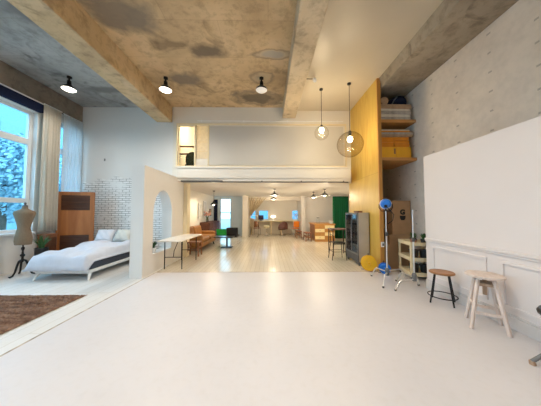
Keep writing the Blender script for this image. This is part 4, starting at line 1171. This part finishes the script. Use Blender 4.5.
ps = thing('drafting_stool', 'whitewashed wooden stool with splayed legs and a round seat by the panel wall', 'stool', (2.765, 2.69, 0), -.61)
MB().lathe([(0, .625), (.175, .625), (.19, .633), (.19, .652), (.18, .658), (0, .658)], n=40).build('seat', 'pale_wood', ps)
MB().lathe([(0, .40), (.022, .40), (.022, .60), (.06, .605), (.09, .625), (0, .625)], n=16).build('screw_post', 'bare_wood', ps)
MB().box(-.085, .085, -.085, .085, .52, .56).build('collar', 'bare_wood', ps, smooth=False, bevel=.005)
for sx in (-1, 1):
    for sy in (-1, 1):
        MB().bar((sx * .075, sy * .075, .60), (sx * .165, sy * .165, 0.0), .034, .034, up=(sx, -sy, 0)).build('leg', 'pale_wood', ps, smooth=False, bevel=.004)
def lz(z): return .075 + (.165 - .075) * (.60 - z) / .60
for z, ax in ((.20, 'x'), (.27, 'y')):
    q = lz(z)
    for s in (-1, 1):
        (MB().bar((-q, s * q, z), (q, s * q, z), .018, .034) if ax == 'x' else MB().bar((s * q, -q, z), (s * q, q, z), .018, .034)).build('stretcher', 'pale_wood', ps, smooth=False, bevel=.003)
m = MB()

gs = thing('work_stool', 'grey metal work stool at the right edge with a black round seat', 'stool', (2.76, 1.92, 0), 0)
MB().lathe([(0, .46), (.17, .46), (.195, .475), (.2, .50), (.185, .525), (.1, .535), (0, .535)], n=32).build('seat', 'black_leather', gs)
MB().cyl((0, 0, .2), (0, 0, .46), .025).build('column', 'mid_grey', gs)
MB().lathe([(.02, .14), (.05, .15), (.055, .22), (.03, .25)], n=16).build('hub', 'mid_grey', gs)
for k in range(4):
    a = 2.71 + k * PI / 2; c, s = math.cos(a), math.sin(a)
    lg = MB().tube([(c * .04, s * .04, .19), (c * .12, s * .12, .17), (c * .2, s * .2, .10), (c * .27, s * .27, .03)], .017, 10).build('leg', 'mid_grey', gs)
    MB().cyl((c * .265, s * .265, .0), (c * .272, s * .272, .035), .025, .02, 12).build('foot_cap', 'yellow_plastic' if False else 'bare_wood', lg)

# ------------------------------------------------------------------ ceiling lamps
PW = 210
def spot(label, x, y, mat, power, tilt=(0, 0)):
    t = thing('ceiling_spotlight', label, 'lamp', (x, y, ZC), 0, 'bare reflector lamps on the concrete ceiling')
    MB().lathe([(0, 0), (.055, 0), (.055, -.035), (.02, -.05), (0, -.05)], n=16).build('ceiling_cap', 'black_metal', t)
    MB().cyl((0, 0, -.05), (0, 0, -.16), .02, n=10).build('stem', 'black_metal', t)
    MB().lathe([(.0, -.10), (.045, -.11), (.05, -.20), (0, -.20)], n=24).build('socket', 'black_metal', t)
    MB().lathe([(.045, -.19), (.06, -.22), (.13, -.28), (.15, -.31), (.145, -.33)], n=28).build('reflector', 'black_metal', t)
    MB().lathe([(.145, -.33), (.12, -.35), (.06, -.365), (0, -.37)], n=28).build('lens', mat, t)
    if power: lamp('SPOT', 'spot_beam', (0, 0, -.42), power, (1, .915, .80), t, .1, 2.75, 1.)
    return t
spot('lit reflector lamp on the bluish ceiling bay above the bed', -5.12, 5.33, 'bulb_hot', PW * .45)
spot('lit reflector lamp on the brown slab just right of the left beam', -2.65, 5.33, 'bulb_hot', PW * 1.2)
spot('dim black reflector lamp on the brown slab left of the middle beam', -.17, 5.31, 'bulb_dim', PW * .5)
for y in (1.9, -1.5):  # out-of-view lamps added above and behind the camera to fill the room
    for x, nm in ((-5.12, 'left'), (-2.2, 'middle'), (.15, 'right')):
        spot('unseen fill lamp added overhead, %s of the row %s' % (nm, 'above the viewer' if y > 0 else 'behind the viewer'), x, y, 'bulb_hot', PW * {'left': .4, 'middle': .75, 'right': 1.5}[nm])
ts = thing('small_spotlight', 'small white spotlight on an arm at the right side of the middle beam', 'lamp', (.905, 5.05, 4.74))
MB().box(0, .02, -.04, .04, -.03, .03).build('bracket', 'black_metal', ts, smooth=False)
MB().tube([(.02, 0, 0), (.22, 0, 0)], .01, 8).build('arm', 'black_metal', ts)
MB().cyl((.24, .03, .02), (.24, -.05, -.07), .04, .045).build('lamp_head', 'white_metal', ts)
hk = tag(MB().box(-5.38, -5.34, YB - .02, YB, 3.12, 3.20).build('wall_hook', 'mid_grey', smooth=False, bevel=.004), 'tiny grey hook high on the white back wall above the brick', 'hook')

def globe(label, x, y, z, r, glass, power):
    t = thing('globe_pendant', label, 'lamp', (x, y, z), 0, 'glass globe pendants')
    top = ZC2 - z
    MB().lathe([(0, top), (.05, top), (.05, top - .03), (.01, top - .045), (0, top - .045)], n=18).build('ceiling_cap', 'black_metal', t)
    MB().cyl((0, 0, r * .98), (0, 0, top - .04), .007, n=8).build('cord', 'black_metal', t)
    MB().lathe([(0, r + .03), (.03, r + .03), (.04, r - .02), (.03, r * .6), (0, r * .6)], n=16).build('socket', 'dark_grey', t)
    th = [PI * (.07 + .93 * k / 24) for k in range(25)]
    MB().lathe([(max(r * math.sin(a), 1e-7) if k < 24 else 1e-7, r * math.cos(a)) for k, a in enumerate(th)], n=40).build('globe', glass, t, angle=3.2)
    MB().ball((0, 0, r * .42), min(.07, r * .34), 16, 10, (1, 1, 1.2)).build('bulb', 'bulb_globe', t)
    lamp('POINT', 'bulb_light', (0, 0, r * .42), power, (1, .80, .52), t, .085)
    return t
globe('clear glass globe pendant with glowing bulb, the smaller one', 1.46, 5.62, 3.60, .19, 'globe_clear', 110)
globe('smoked amber glass globe pendant, the larger one near the plywood wall', 2.13, 5.36, 3.20, .33, 'globe_smoke', 110)

# ------------------------------------------------------------------ daylight, camera, view
w = bpy.data.worlds.new('World'); SC.world = w; w.use_nodes = True
nt = w.node_tree; bgd = nt.nodes['Background']
sky = nt.nodes.new('ShaderNodeTexSky'); sky.sky_type = 'PREETHAM'; sky.turbidity = 5.0
sky.sun_direction = (.6, -.3, .75)
mx = nt.nodes.new('ShaderNodeMix'); mx.data_type = 'RGBA'; mx.inputs[0].default_value = .85
nt.links.new(sky.outputs[0], mx.inputs[6]); mx.inputs[7].default_value = (.56, .80, 1.0, 1)
nt.links.new(mx.outputs[2], bgd.inputs['Color']); bgd.inputs['Strength'].default_value = 6.0

cam = bpy.data.cameras.new('camera'); co = bpy.data.objects.new('camera', cam); COL.objects.link(co)
cam.sensor_width = 36; cam.lens = 36 * 210 / 541; cam.clip_start = .02; cam.clip_end = 300
co.location = (0, 0, 1.45)
co.rotation_euler = (PI / 2 + math.atan2(9, 210), 0, -math.atan2(2.5, 210))
SC.camera = co
SC.view_settings.view_transform = 'Standard'; SC.view_settings.look = 'None'
SC.view_settings.gamma = 1; SC.view_settings.use_curve_mapping = False
SC.view_settings.exposure = -0.05
SC.cycles.use_denoising = True
SC.cycles.max_bounces = 10; SC.cycles.diffuse_bounces = 6; SC.cycles.transparent_max_bounces = 16
SC.cycles.sample_clamp_indirect = 6.
SC.cycles.caustics_reflective = False; SC.cycles.caustics_refractive = False
